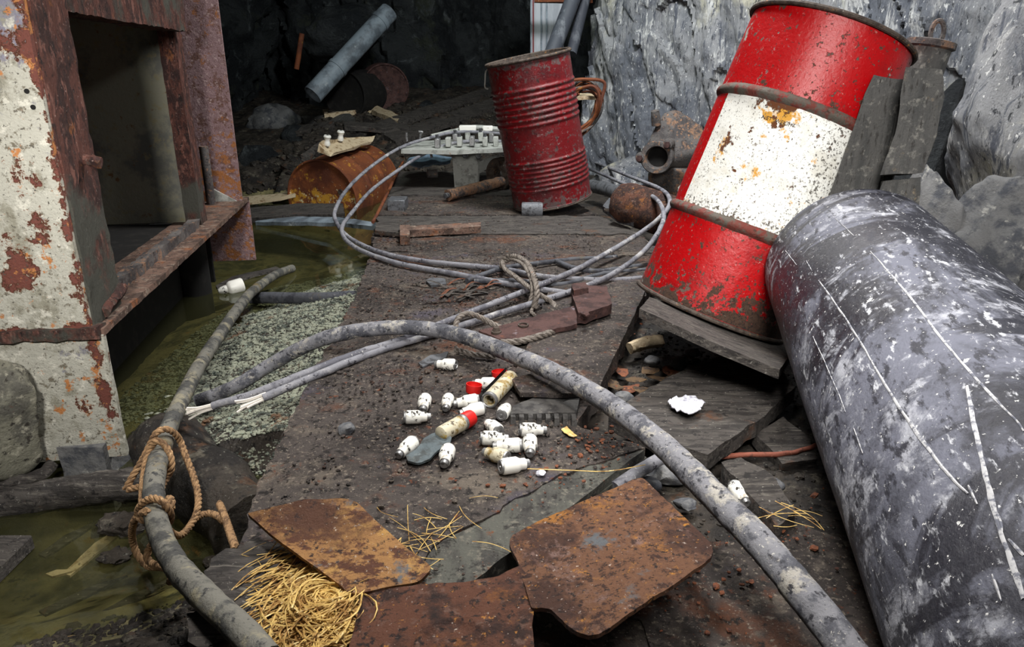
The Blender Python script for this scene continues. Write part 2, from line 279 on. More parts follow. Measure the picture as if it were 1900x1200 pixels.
def part(name, vf, mats, parent, world=True, kind=None, label=None, **k):
    """a mesh child; vertices in world space (world=True) or in the parent's own space."""
    v, f = vf; v = np.asarray(v, float)
    if world:
        A = np.array(wm(parent).inverted()); v = v @ A[:3, :3].T + A[:3, 3]
    o = bpy.data.objects.new(name, mesh(name, (v, f), mats, **k)); COL.objects.link(o); o.parent = parent
    return tag(o, label, None, None, kind)
def solo(name, vf, mats, label=None, cat=None, group=None, kind=None, **k):
    v, f = vf; v = np.asarray(v, float); c = np.array([v[:, 0].mean(), v[:, 1].mean(), v[:, 2].min()])
    o = bpy.data.objects.new(name, mesh(name, (v - c, f), mats, **k)); COL.objects.link(o); o.location = c
    return tag(o, label, cat, group, kind)
def T(loc=(0, 0, 0), rot=(0, 0, 0)):
    from mathutils import Euler
    return Matrix.Translation(Vector(loc)) @ Euler(rot).to_matrix().to_4x4()
def align(a, loc=(0, 0, 0), roll=0.0):
    q = Vector(a).to_track_quat('Z', 'Y'); return Matrix.Translation(Vector(loc)) @ q.to_matrix().to_4x4() @ Matrix.Rotation(roll, 4, 'Z')
def box(sx, sy, sz, bev=.003, cuts=0, rough=0.0, seed=0, sc=20):
    bm = bmesh.new(); bmesh.ops.create_cube(bm, size=1)
    bmesh.ops.scale(bm, vec=(sx, sy, sz), verts=bm.verts)
    if cuts: bmesh.ops.subdivide_edges(bm, edges=bm.edges[:], cuts=cuts, use_grid_fill=True)
    elif bev: bmesh.ops.bevel(bm, geom=bm.edges[:], offset=bev, segments=1, affect='EDGES')
    v = np.array([q.co[:] for q in bm.verts]); bm.verts.index_update(); f = [tuple(x.index for x in q.verts) for q in bm.faces]; bm.free()
    if rough:
        for k in range(3): v[:, k] += rough * fbm(v + seed * 7.1, sc, 3, seed * 5 + k)
    return v, f
def lathe(prof, n=32, a0=0.0, a1=2 * math.pi):
    full = abs(a1 - a0 - 2 * math.pi) < 1e-6; th = np.linspace(a0, a1, n, endpoint=False) if full else np.linspace(a0, a1, n)
    v = []; f = []
    for r, z in prof:
        v += [(max(r, 1e-5) * math.cos(t), max(r, 1e-5) * math.sin(t), z) for t in th]
    m = len(prof)
    for i in range(m - 1):
        for j in range(n if full else n - 1):
            k = (j + 1) % n; f.append((i * n + j, i * n + k, (i + 1) * n + k, (i + 1) * n + j))
    return np.array(v), f
def spline(pts, per=10):
    p = np.asarray(pts, float)
    if len(p) < 3: return np.array([p[0] + (p[-1] - p[0]) * t for t in np.linspace(0, 1, per + 1)])
    q = np.vstack([2 * p[0] - p[1], p, 2 * p[-1] - p[-2]]); out = []
    for i in range(len(p) - 1):
        a, b, c, d = q[i:i + 4]
        for t in np.linspace(0, 1, per, endpoint=False):
            out.append(.5 * ((2 * b) + (c - a) * t + (2 * a - 5 * b + 4 * c - d) * t * t + (3 * b - a - 3 * c + d) * t ** 3))
    out.append(p[-1]); return np.array(out)
def frames(p):
    t = np.gradient(p, axis=0); t /= np.linalg.norm(t, axis=1)[:, None] + 1e-12
    n = np.cross(t[0], [0, 0, 1.]);
    if np.linalg.norm(n) < 1e-3: n = np.cross(t[0], [0, 1., 0])
    n /= np.linalg.norm(n); Ns = []
    for k in t:
        n = n - k * np.dot(n, k); n /= np.linalg.norm(n) + 1e-12; Ns.append(n)
    Ns = np.array(Ns); return t, Ns, np.cross(t, Ns)
def sweep(p, r, n=10, cap=True, wob=0.0, seed=0):
    """tube round an already dense path; r is a number or one per point."""
    p = np.asarray(p, float); r = np.broadcast_to(np.asarray(r, float), (len(p),)); t, a, b = frames(p)
    th = np.linspace(0, 2 * np.pi, n, endpoint=False)
    v = p[:, None, :] + r[:, None, None] * (np.cos(th)[None, :, None] * a[:, None, :] + np.sin(th)[None, :, None] * b[:, None, :])
    v = v.reshape(-1, 3)
    if wob: v = v + wob * np.stack([fbm(v, 60, 2, seed + k) for k in range(3)], 1)
    f = []
    for i in range(len(p) - 1):
        for j in range(n):
            k = (j + 1) % n; f.append((i * n + j, i * n + k, (i + 1) * n + k, (i + 1) * n + j))
    if cap: f.append(tuple(range(n))[::-1]); f.append(tuple((len(p) - 1) * n + j for j in range(n)))
    return v, f
def tube(pts, r, n=10, per=10, **k): return sweep(spline(pts, per), r, n, **k)
def rope_mesh(path, r, pitch, strands=3, n=6):
    """twisted strands running round a dense path."""
    seg = np.linalg.norm(np.diff(path, axis=0), axis=1); s = np.concatenate([[0], np.cumsum(seg)])
    m = max(8, int(s[-1] / pitch * 9)); u = np.linspace(0, s[-1], m); p = np.stack([np.interp(u, s, path[:, k]) for k in range(3)], 1)
    t, a, b = frames(p); g = G(); ro = r * .52
    for k in range(strands):
        ph = 2 * np.pi * (u / pitch + k / strands)
        g.add(sweep(p + ro * (np.cos(ph)[:, None] * a + np.sin(ph)[:, None] * b), r * .56, n))
    return g.get()
def dense(poly, step):
    out = []; p = np.asarray(poly, float)
    for i in range(len(p)):
        a, b = p[i], p[(i + 1) % len(p)]; m = max(1, int(np.linalg.norm((b - a)[:2]) / step))
        out += [a + (b - a) * k / m for k in range(m)]
    return np.array(out)
def rounded(poly, rad, n=5):
    p = np.asarray(poly, float); out = []
    for i in range(len(p)):
        a, b, c = p[i - 1], p[i], p[(i + 1) % len(p)]; la, lc = np.linalg.norm(a - b), np.linalg.norm(c - b)
        r = rad[i] if hasattr(rad, '__len__') else rad
        r = min(r, la * .45, lc * .45); s, e = b + (a - b) * r / la, b + (c - b) * r / lc
        out += [(1 - t) ** 2 * s + 2 * t * (1 - t) * b + t * t * e for t in np.linspace(0, 1, n)]
    return np.array(out)
def slab(poly, th, step, zadd=None, bottom=True, edge_noise=0.0, seed=0):
    """sheet of any outline: poly is 3D points; heights inside follow the outline's, plus zadd(xy)."""
    B = dense(poly, step)
    if edge_noise:
        B[:, :2] += edge_noise * np.stack([fbm(B, 40, 3, seed), fbm(B, 40, 3, seed + 5)], 1)
    nb = len(B); lo, hi = B[:, :2].min(0), B[:, :2].max(0)
    gx, gy = np.meshgrid(np.arange(lo[0], hi[0], step), np.arange(lo[1], hi[1], step)); q = np.stack([gx.ravel(), gy.ravel()], 1)
    q += RNG.uniform(-.2, .2, q.shape) * step
    x0, y0 = B[:, 0], B[:, 1]; x1, y1 = np.roll(x0, -1), np.roll(y0, -1); ins = np.zeros(len(q), bool)
    for i in range(nb):
        c = ((y0[i] > q[:, 1]) != (y1[i] > q[:, 1]))
        if abs(y1[i] - y0[i]) > 1e-12: ins ^= c & (q[:, 0] < (x1[i] - x0[i]) * (q[:, 1] - y0[i]) / (y1[i] - y0[i]) + x0[i])
    q = q[ins]
    d = np.full(len(q), 9.0)
    for i in range(0, len(q), 4000): d[i:i + 4000] = np.sqrt(((q[i:i + 4000, None] - B[None, :, :2]) ** 2).sum(2)).min(1)
    q = q[d > step * .5]
    vs, _, fs, *_ = delaunay_2d_cdt([Vector(b[:2]) for b in B] + [Vector(k) for k in q], [], [list(range(nb))], 1, 1e-7)
    xy = np.array([k[:] for k in vs]); z = np.zeros(len(xy))
    for i in range(0, len(xy), 4000):
        w = 1 / (((xy[i:i + 4000, None] - B[None, :, :2]) ** 2).sum(2) + 1e-6) ** 1.0; z[i:i + 4000] = (w * B[None, :, 2]).sum(1) / w.sum(1)
    if zadd is not None: z = z + zadd(xy)
    top = np.column_stack([xy, z]); f = [tuple(k) for k in fs]
    f = [k if np.cross(xy[k[1]] - xy[k[0]], xy[k[2]] - xy[k[0]]) > 0 else k[::-1] for k in f]
    cnt = {}
    for k in f:
        for i in range(3): cnt[(k[i], k[(i + 1) % 3])] = 1
    m = len(top); bot = top - [0, 0, th]; F = list(f)
    for (a, b) in cnt:
        if (b, a) not in cnt: F.append((a, a + m, b + m, b))
    if bottom: F += [tuple(i + m for i in k[::-1]) for k in f]
    return np.vstack([top, bot]), F
def px(poly, z=0.0): return np.array([P(q[0], q[1], q[2] if len(q) > 2 else z) for q in poly])
def prism(poly, vec, bev=0.0):
    a = np.asarray(poly, float); n = len(a); v = np.vstack([a, a + np.asarray(vec)])
    f = [tuple(range(n)), tuple(range(2 * n - 1, n - 1, -1))] + [(i, i + n, (i + 1) % n + n, (i + 1) % n) for i in range(n)]
    bm = bmesh.new(); bv = [bm.verts.new(q) for q in v]
    for q in f: bm.faces.new([bv[i] for i in q])
    bmesh.ops.recalc_face_normals(bm, faces=bm.faces[:])
    if bev: bmesh.ops.bevel(bm, geom=bm.edges[:], offset=bev, segments=2, affect='EDGES')
    bm.verts.index_update(); r = (np.array([q.co[:] for q in bm.verts]), [tuple(x.index for x in q.verts) for q in bm.faces]); bm.free(); return r
def rough_prism(poly, vec, amp, cuts=5, sc=18, seed=0):
    v, f = prism(poly, vec); bm = bmesh.new(); bv = [bm.verts.new(q) for q in v]
    for q in f: bm.faces.new([bv[i] for i in q])
    bmesh.ops.triangulate(bm, faces=[q for q in bm.faces if len(q.verts) > 4]); bmesh.ops.subdivide_edges(bm, edges=bm.edges[:], cuts=cuts, use_grid_fill=True)
    bmesh.ops.recalc_face_normals(bm, faces=bm.faces[:])
    bm.verts.index_update(); v = np.array([q.co[:] for q in bm.verts]); F = [tuple(x.index for x in q.verts) for q in bm.faces]; bm.free()
    for k in range(3): v[:, k] += amp * fbm(v, sc, 4, seed + 31 * k)
    return v, F
def blob(rad, seed, amp=.25, sub=3, sc=1.6, flat=None, octv=4):
    """rough stone: displaced icosphere with chipped flats."""
    bm = bmesh.new(); bmesh.ops.create_icosphere(bm, subdivisions=sub, radius=1); bm.verts.index_update()
    v = np.array([q.co[:] for q in bm.verts]); f = [tuple(x.index for x in q.verts) for q in bm.faces]; bm.free()
    rg = np.random.default_rng(seed)
    for k in range(9):
        n = rg.normal(size=3); n /= np.linalg.norm(n); d = v @ n; h = rg.uniform(.55, .85)
        v = v - np.maximum(0, d - h)[:, None] * n * .9
    v = v * (1 + amp * fbm(v + seed * 3.3, sc, octv, seed))[:, None]
    return v * np.asarray(rad), f

# ================================================================== THE SETTING
WATER = -.20
def sstep(x, a, b):
    t = np.clip((x - a) / (b - a), 0, 1); return t * t * (3 - 2 * t)
def ground(x, y):
    p = np.stack([x, y, 0 * x], 1); n = fbm(p, 7, 4, 3); n2 = fbm(p, 30, 3, 8)
    dl = np.interp(y, [.5, .7, 1.07, 2.0, 2.8, 3.3, 4.5], [-.36, -.365, -.418, -.464, -.546, -.62, -.713])   # deck's left edge
    s = dl - x                                                                                           # distance out from the deck
    h = np.full(len(x), -.07) - .06 * sstep(x, .1, -.3) * (y < 4)
    bank = -.10 - .20 * np.clip(s, 0, 2) / .9 - .14 * np.clip(y - 2.45, 0, 2) ** 1.0
    bank = np.where(y < 1.45, bank - .30 * sstep(y, 1.5, 1.2) * sstep(s, .0, .12), bank)
    mud = np.where(s > 0, -.085 - .42 * np.clip((y - .80) + .55 * (s - .02), 0, 1), -9)                    # near bank at the bottom edge
    bank = np.maximum(bank, np.where(y < 1.3, mud, -9)); bank = np.maximum(bank, -.36)
    left = sstep(s, -.03, .03); h = h * (1 - left) + bank * left
    far = sstep(y, 4.2, 5.4); rise = np.where(x > -1.6, -.10 + .17 * (y - 4.4), -.16 + .14 * (y - 4.4))
    h = h * (1 - far) + np.minimum(rise, .42) * far + far * .05 * n
    h = h + .012 * n + .006 * n2
    return h
gx, gy = np.arange(-2.9, 2.35, .018), np.arange(.25, 8.4, .018)
X, Y = np.meshgrid(gx, gy); nx, ny = len(gx), len(gy)
Z = ground(X.ravel(), Y.ravel())
_f = (np.arange(ny - 1)[:, None] * nx + np.arange(nx - 1)[None]).ravel(); _f = np.stack([_f, _f + 1, _f + nx + 1, _f + nx], 1)
_cy = Y.ravel()[_f[:, 0]]; _cx = X.ravel()[_f[:, 0]]; _dl = np.interp(_cy, [.5, .7, 1.07, 2.0, 2.8, 3.3, 4.5], [-.36, -.365, -.418, -.464, -.546, -.62, -.713])
_mi = np.where((_cx < _dl) & (Z[_f[:, 0]] < -.15) & ((_cy < 1.35) | (_cy > 2.5) | (_cx < -.95)), 1, 0)
floor = solo('floor', (np.stack([X.ravel(), Y.ravel(), Z], 1), _f.tolist()), [m_mud, m_bed], kind='structure', mi=_mi.tolist(), sharp=180)
def gz(x, y): return float(ground(np.array([float(x)]), np.array([float(y)]))[0])

water = solo('water', (np.array([[-2.6, .25, WATER], [-.30, .25, WATER], [-.38, 1.3, WATER], [-.45, 2.8, WATER], [-.66, 5.2, WATER], [-2.6, 5.6, WATER]]), [(0, 1, 2, 3, 4, 5)]), mw, kind='structure', smooth=False)

def wall(name, foot, ztop, mats, amp, step, seed, lean=0.0, sx=1.0, wallkind=True):
    foot = spline(foot, 14) if len(foot) > 2 else np.array(foot, float)
    seg = np.linalg.norm(np.diff(foot, axis=0), axis=1); s = np.concatenate([[0], np.cumsum(seg)])
    u = np.arange(0, s[-1], step); z = np.arange(-.45, ztop, step); fx, fy = np.interp(u, s, foot[:, 0]), np.interp(u, s, foot[:, 1])
    dx, dy = np.gradient(fx), np.gradient(fy); l = np.hypot(dx, dy); nxn, nyn = -dy / l, dx / l
    U, V = np.meshgrid(np.arange(len(u)), z, indexing='ij')
    px_, py_ = fx[U].ravel(), fy[U].ravel(); zz = V.ravel(); p = np.stack([px_, py_, zz], 1)
    q = p * [1, 1, .55] + np.array([.35, -.1, 0]) * zz[:, None]                      # beds stand nearly upright, tipped a little
    d = amp * (1.1 * fbm(q, 1.2, 3, seed) + .30 * fbm(q, 3.6, 3, seed + 3, ridge=True) + .10 * fbm(q, 12, 5, seed + 7, ridge=True) + .04 * fbm(p, 50, 3, seed + 9))
    st = fbm(q, 2.6, 2, seed + 20); qq = q * [1, 1, .6]; st = fbm(qq, 2.2, 3, seed + 20); d += amp * 1.1 * np.round(st * 3.5) / 3.5; st = fbm(qq + 9, 5, 2, seed + 24); d += amp * .35 * np.round(st * 3) / 3              # slabby steps
    d += lean * zz
    v = np.stack([px_ + nxn[U].ravel() * d, py_ + nyn[U].ravel() * d, zz], 1); n1, n2 = len(u), len(z)
    i = (np.arange(n1 - 1)[:, None] * n2 + np.arange(n2 - 1)[None]).ravel()
    return solo(name, (v, np.stack([i, i + n2, i + n2 + 1, i + 1], 1).tolist()), mats, kind='structure', sharp=50)
wall('wall_right', [(2.35, .1), (2.2, 1.2), (2.3, 2.2), (2.15, 3.1), (1.42, 3.85), (1.02, 4.35), (.66, 4.78), (.54, 5.1), (.66, 5.8), (.9, 8.5)], 2.5, m_rock, .13, .014, 5, lean=-.05)
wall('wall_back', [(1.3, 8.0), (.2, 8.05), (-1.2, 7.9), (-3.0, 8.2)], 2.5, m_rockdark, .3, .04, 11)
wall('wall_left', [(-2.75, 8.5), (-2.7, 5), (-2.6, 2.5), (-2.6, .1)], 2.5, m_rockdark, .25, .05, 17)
gx2, gy2 = np.arange(-3.1, 2.7, .08), np.arange(-.3, 8.7, .08); X2, Y2 = np.meshgrid(gx2, gy2)
zc = 2.42 + .10 * fbm(np.stack([X2.ravel(), Y2.ravel(), 0 * X2.ravel()], 1), 1.5, 4, 40)
_f = (np.arange(len(gy2) - 1)[:, None] * len(gx2) + np.arange(len(gx2) - 1)[None]).ravel(); n_ = len(gx2)
solo('ceiling', (np.stack([X2.ravel(), Y2.ravel(), zc], 1), np.stack([_f, _f + n_, _f + n_ + 1, _f + 1], 1).tolist()), m_rockdark, kind='structure')

# gravel spread on the bank: too many stones to count
def pebble(seed):
    bm = bmesh.new(); bmesh.ops.create_icosphere(bm, subdivisions=1, radius=1); rg = np.random.default_rng(seed)
    v = np.array([q.co[:] for q in bm.verts]); bm.verts.index_update(); f = [tuple(x.index for x in q.verts) for q in bm.faces]; bm.free()
    return v * rg.uniform(.72, 1.15, (len(v), 1)) * [1, .8, .55], np.array(f)
PEB = [pebble(k) for k in range(8)]
def scatter(name, pts, sizes, mat, label, cat, seed=0, kind='stuff'):
    rg = np.random.default_rng(seed); V = []; F = []; n = 0
    for p, s in zip(pts, sizes):
        v, f = PEB[rg.integers(8)]; a = rg.uniform(0, 6.28); c, q = math.cos(a), math.sin(a)
        v = v @ np.array([[c, q, 0], [-q, c, 0], [0, 0, 1]]) * s + p; V.append(v); F.append(f + n); n += len(v)
    return solo(name, (np.vstack(V), np.vstack(F).tolist()), mat, label, cat, kind=kind, sharp=20)
q = RNG.uniform([-1.12, 1.38], [-.40, 3.15], (46000, 2))
dl_ = np.interp(q[:, 1], [.5, .7, 1.07, 2.0, 2.8, 3.3], [-.36, -.365, -.418, -.464, -.546, -.62])
keep = (q[:, 0] < dl_ + .03) & (q[:, 0] > -.62 - .44 * sstep(q[:, 1], 1.45, 1.8) - RNG.uniform(0, .12, len(q))); q = q[keep]
z_ = ground(q[:, 0], q[:, 1]); sz = RNG.gamma(1.5, .0016, len(q)) + .0014; sz = np.minimum(sz, .013)
scatter('gravel', np.column_stack([q, z_ + sz * .15]), sz, m_gravel, 'grey green gravel bank between the board deck and the flooded trench', 'gravel', 3)
q = RNG.uniform([-1.2, .62], [-.36, 1.35], (9000, 2)); z_ = ground(q[:, 0], q[:, 1]); k_ = (z_ > -.21); q = q[k_]; z_ = z_[k_]
sz = RNG.gamma(2.0, .0016, len(q)) + .0012
scatter('mud_crumbs', np.column_stack([q, z_ + sz * .1]), sz, m_mud, 'dark muddy grit on the bank at the edge of the pool', 'mud', 4)

# ================================================================== THE BOARD DECK
deck = thing('board_deck', 'low deck of dirt-covered dark boards running down the middle of the tunnel', 'deck', (0, 1.8, -.08))
def rgh(a, sc, s): return lambda xy: a * fbm(np.column_stack([xy, 0 * xy[:, 0]]), sc, 4, s)
part('board', slab(px([(690, 468), (1000, 470), (1232, 476), (1195, 548), (1112, 722), (1070, 790), (1195, 830), (1040, 880), (806, 1012), (740, 1090), (700, 1216), (372, 1216), (405, 1110), (440, 1010), (465, 945), (490, 880), (560, 730), (610, 640), (655, 560)], 0), .045, .013,
     lambda xy: .004 * fbm(np.column_stack([xy, 0 * xy[:, 0]]), 9, 3, 2) + .0032 * fbm(np.column_stack([xy, 0 * xy[:, 0]]), 70, 4, 5), edge_noise=.012), m_deck, deck)
for i, (l0, l1, r0, r1, z) in enumerate([((742, 318), (716, 362), (1000, 318), (1040, 362), .004), ((716, 364), (702, 398), (1042, 364), (1110, 398), -.004), ((702, 400), (692, 432), (1112, 400), (1190, 434), .003), ((692, 434), (690, 466), (1192, 436), (1230, 474), -.003)]):
    part('board', slab(px([l1, r1, r0, l0], z), .045, .022, lambda xy, i=i: .006 * fbm(np.column_stack([xy, 0 * xy[:, 0]]), 20, 4, i + 30), edge_noise=.02, seed=i), m_deck if i % 2 else m_wood, deck)
part('plank', slab(px([(1196, 833), (1062, 868), (930, 940), (798, 1018), (760, 1090), (872, 1082)], -.004), .03, .016, rgh(.003, 30, 6), edge_noise=.004), m_plank, deck, label='greenish grey plank along the front right edge')
part('plank', slab(px([(1192, 842), (872, 1084), (880, 1092), (1200, 848)], -.022), .02, .02, rgh(.003, 30, 6)), m_plank, deck)
part('sheet', slab(px([(1044, 462), (1215, 480), (1193, 550), (1110, 722), (1050, 712), (958, 724), (946, 712), (975, 650), (1010, 560)], .012), .010, .013,
     lambda xy: .003 * fbm(np.column_stack([xy, 0 * xy[:, 0]]), 14, 3, 12) + .002 * fbm(np.column_stack([xy, 0 * xy[:, 0]]), 80, 3, 5), edge_noise=.004), m_deck, deck, label='thin sheet lying on the deck under the rusty bracket')
for l in ([(640, 645), (600, 665), (618, 640), (655, 620)], [(598, 690), (560, 740), (640, 660), (640, 650)]):
    part('splinter', slab(px(l, -.03), .03, .012, rgh(.008, 40, 3), edge_noise=.01), m_wood, deck)
part('board_end', slab(px([(395, 1030), (470, 1000), (525, 1010), (470, 1110), (420, 1200), (370, 1216), (350, 1150)], .004), .03, .014, rgh(.012, 16, 9), edge_noise=.02), m_wood, deck, label='torn grey end of a board')
# grit and crumbs over the deck
q = RNG.uniform([-.60, .62], [.46, 3.2], (15000, 2)); dl_ = np.interp(q[:, 1], [.5, .7, 1.07, 2.0, 2.8, 3.3], [-.345, -.35, -.40, -.445, -.53, -.60])
rgt = np.interp(q[:, 1], [.6, .8, 1.165, 1.3, 1.416, 2.09, 2.6, 3.2], [-.16, -.06, .22, .20, .18, .39, .42, .3]); q = q[(q[:, 0] > dl_) & (q[:, 0] < rgt)]
dn = fbm(np.column_stack([q, 0 * q[:, 0]]), 4, 3, 77); q = q[dn + RNG.normal(0, .25, len(q)) > 0]
sz = RNG.gamma(1.6, .0011, len(q)) + .0009; sz = np.minimum(sz, .010)
ds = scatter('deck_crumbs', np.column_stack([q, .002 + sz * .15]), sz, m_deck, 'dark crumbs of dirt and rust scattered over the deck boards', 'dirt', 6)
q = RNG.uniform([.02, .62], [1.1, 2.3], (7000, 2)); q = q[q[:, 0] > np.interp(q[:, 1], [.6, .8, 1.165, 1.3, 1.416, 2.09, 2.6], [-.1, -.02, .26, .24, .22, .42, .45])]
sz = RNG.gamma(1.6, .0017, len(q)) + .001; sz = np.minimum(sz, .014)
scatter('rubble', np.column_stack([q, ground(q[:, 0], q[:, 1]) + sz * .2]), sz, m_mud, 'small dark rubble over the sunken floor beside the deck', 'rubble', 7)
# iron floor sheet in the sunken strip
fp = thing('floor_sheet', 'rust-flecked dark metal sheets lying flat between the rusty plate and the black pipe', 'sheet', P(1350, 1100, -.06))
part('sheet', slab(px([(1020, 1100), (1250, 1000), (1410, 1010), (1440, 960), (1560, 1000), (1680, 1220), (1210, 1220), (1190, 1150)], -.048), .006, .014, rgh(.0035, 12, 4), edge_noise=.004), m_deck, fp)
part('sheet', slab(px([(940, 1140), (1020, 1096), (1192, 1152), (1206, 1222), (930, 1222)], -.052), .006, .016, rgh(.0025, 12, 14), edge_noise=.002), m_deck, fp)

# ================================================================== STEEL MACHINE FRAME (left)
MA0 = np.array([-.844, 1.41, 0]); E1 = np.array([-.1506, .9886, 0]); E2 = np.array([-.9886, -.1506, 0])
MM = Matrix(((E1[0], E2[0], 0, MA0[0]), (E1[1], E2[1], 0, MA0[1]), (0, 0, 1, 0), (0, 0, 0, 1)))      # local: a along the frame, b inwards, z up
mf = thing('steel_machine_frame', 'tall box-shaped steel machine frame with peeling grey paint standing in the flooded trench', 'machine frame', (-.95, 1.6, -.3))
def mpart(name, a0, a1, b0, b1, z0, z1, mat, cuts=0, rough=0.0, seed=1, sc=20, bev=.003, label=None, wear=None, parent=None):
    """a plate of the frame; dense plates carry painted wear."""
    na = [max(1, int((hi - lo) / .02)) if cuts else 1 for lo, hi in ((a0, a1), (b0, b1), (z0, z1))]
    if not cuts: v, f = box(a1 - a0, b1 - b0, z1 - z0, bev)
    else:
        bm = bmesh.new(); idx = {}; f = []
        def vid(i, j, k):
            if (i, j, k) not in idx: idx[(i, j, k)] = len(idx)
            return idx[(i, j, k)]
        A_, B_, C_ = na
        for i in range(A_):
            for j in range(B_):
                f.append((vid(i, j, 0), vid(i, j + 1, 0), vid(i + 1, j + 1, 0), vid(i + 1, j, 0))); f.append((vid(i, j, C_), vid(i + 1, j, C_), vid(i + 1, j + 1, C_), vid(i, j + 1, C_)))
        for i in range(A_):
            for k in range(C_):
                f.append((vid(i, 0, k), vid(i + 1, 0, k), vid(i + 1, 0, k + 1), vid(i, 0, k + 1))); f.append((vid(i, B_, k), vid(i, B_, k + 1), vid(i + 1, B_, k + 1), vid(i + 1, B_, k)))
        for j in range(B_):
            for k in range(C_):
                f.append((vid(0, j, k), vid(0, j, k + 1), vid(0, j + 1, k + 1), vid(0, j + 1, k))); f.append((vid(A_, j, k), vid(A_, j + 1, k), vid(A_, j + 1, k + 1), vid(A_, j, k + 1)))
        v = np.array([[x / n - .5 for x, n in zip(key, na)] for key in idx]) * [a1 - a0, b1 - b0, z1 - z0]; bm.free()
        if rough:
            for k in range(3): v[:, k] += rough * fbm(v * [1, 1, .6], sc, 4, seed + 13 * k)
    v = v + [(a0 + a1) / 2, (b0 + b1) / 2, (z0 + z1) / 2]; at = {}
    if wear: at = wear(v)
    A = np.array(MM); return part(name, (v @ A[:3, :3].T + A[:3, 3], f), mat, parent or mf, label=label, attrs=at, sharp=30)
def wfront(v):
    a, b, z = v.T
    rust = .30 * np.exp(-((b - .018) / .012) ** 2) + .7 * np.exp(-((z - .142) / .014) ** 2) + .42 * sstep(z, .58, .85) * np.exp(-((b - .03) / .06) ** 2)
    rust += .34 * np.exp(-(((b - .07) / .05) ** 2 + ((z + .0) / .06) ** 2)) + .25 * np.exp(-(((b - .12) / .04) ** 2 + ((z - .26) / .06) ** 2)) + .22 * np.exp(-(((b - .09) / .05) ** 2 + ((z - .31) / .05) ** 2)) + .16 * np.exp(-((z + .15) / .015) ** 2) - .045
    return {'rust': rust, 'wear': .34 * sstep(z, .40, .66) - .14}
mpart('front_panel', -.004, .012, .022, .62, .135, 1.3, m_steel_old, 1, .0012, 3, 30, label='grey painted panel with flaking rust patches', wear=wfront)
part('bolt_hole', lathe([(1e-5, -.0005), (.0045, -.0005), (.0045, .0015), (1e-5, .0015)], 12), m_black, mf, world=False).matrix_local = mf.matrix_basis.inverted() @ MM @ T((-.0055, .046, .606), (0, R(90), 0))
part('bolt_hole', lathe([(1e-5, -.0005), (.0045, -.0005), (.0045, .0015), (1e-5, .0015)], 12), m_black, mf, world=False).matrix_local = mf.matrix_basis.inverted() @ MM @ T((-.0055, .041, .578), (0, R(90), 0))
mpart('skirt_plate', -.004, .010, .000, .30, -.155, .126, m_steel_old, 1, .0016, 7, 26, label='lower skirt plate with brown rust blotches', wear=wfront)
mpart('skirt_side', .010, 1.6, .24, .26, -.30, .125, m_black)  # black stands in for the shade under the ledge
mpart('front_flange', -.014, .03, .004, .62, .122, .146, m_rust, 1, .006, 4, 60, label='rusted flange band between panel and skirt')
mpart('bottom_ledge', .0, 1.62, .0, .16, .124, .139, m_ledge, 1, .0025, 9, 40, label='rusted ledge running back along the opening')
mpart('weld_bead', .10, 1.02, .052, .078, .135, .168, m_castrust, 1, .010, 12, 70, label='rough crusted bead along the ledge')
mpart('near_post', .012, .172, .018, .075, .139, 1.3, m_rust, 1, .0055, 5, 60, label='heavily flaked rusty post of the opening', wear=lambda v: {'mud': 1.0 * sstep(v[:, 2], .50, .30) - .5})
mpart('far_post', 1.06, 1.14, .055, .105, .139, 1.3, m_rust, 1, .0042, 6, 60, wear=lambda v: {'mud': 1.0 * sstep(v[:, 2], .34, .22) - .5})
mpart('top_bar', .160, 1.08, .020, .10, .752, .98, m_rust, 1, .005, 8, 60, label='flaked rusty bar over the opening')
mpart('inner_wall', 1.12, 1.136, .100, .62, .135, 1.3, m_innergrey, label='faded grey inner wall seen through the opening')
mpart('box_floor', .012, 1.13, .10, .62, .118, .132, m_black)  # box inside is coloured black for its shade
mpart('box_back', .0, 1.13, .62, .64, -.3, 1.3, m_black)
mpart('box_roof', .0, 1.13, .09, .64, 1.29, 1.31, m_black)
mpart('box_side', .17, 1.08, .09, .10, .97, 1.3, m_rust)
for k in range(2):
    part('post_stub', tube([(MA0 + E1 * .10 + E2 * (.012 - .03 * t) + np.array([0, 0, .47 - .008 * t])) for t in (0, .5, 1)] if k == 0 else [(MA0 + E1 * (.06 + .12 * t) + E2 * (.015) + np.array([0, 0, .155 + .02 * t])) for t in (0, .5, 1)], .011 if k == 0 else .012, 8, 5, wob=.006), m_rust, mf)
mpart('far_flange', 1.53, 1.545, .010, .165, .139, 1.35, m_rustpink, 1, .0006, 4, 30, label='pinkish brown flange plate at the far end', wear=lambda v: {'rust': .6 * sstep(v[:, 2], .45, .2)})
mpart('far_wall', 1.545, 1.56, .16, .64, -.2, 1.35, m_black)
mpart('end_skirt', 1.605, 1.618, .0, .26, -.125, .125, m_rustpink, 1, .0006, 5, 30, wear=lambda v: {'rust': .3 + 0 * v[:, 0]})
_gs = [MA0 + E1 * 1.52 + E2 * .03 + np.array([0, 0, .139]), MA0 + E1 * 1.52 + E2 * .13 + np.array([0, 0, .139]), MA0 + E1 * 1.52 + E2 * .13 + np.array([0, 0, .20])]
part('gusset', prism(_gs, E1 * .012), m_tray, mf, label='small pale triangular gusset', smooth=False)
part('rod', tube([MA0 + E1 * 1.47 + E2 * .115 + np.array([0, 0, z]) for z in (.14, .25, .36)], .017, 12, 4), m_castrust, mf)
part('support_leg', sweep(np.array([MA0 + E1 * .12 + E2 * .12 + np.array([0, 0, z]) for z in (-.36, -.1, .12)]), .06, 10), m_black, mf)
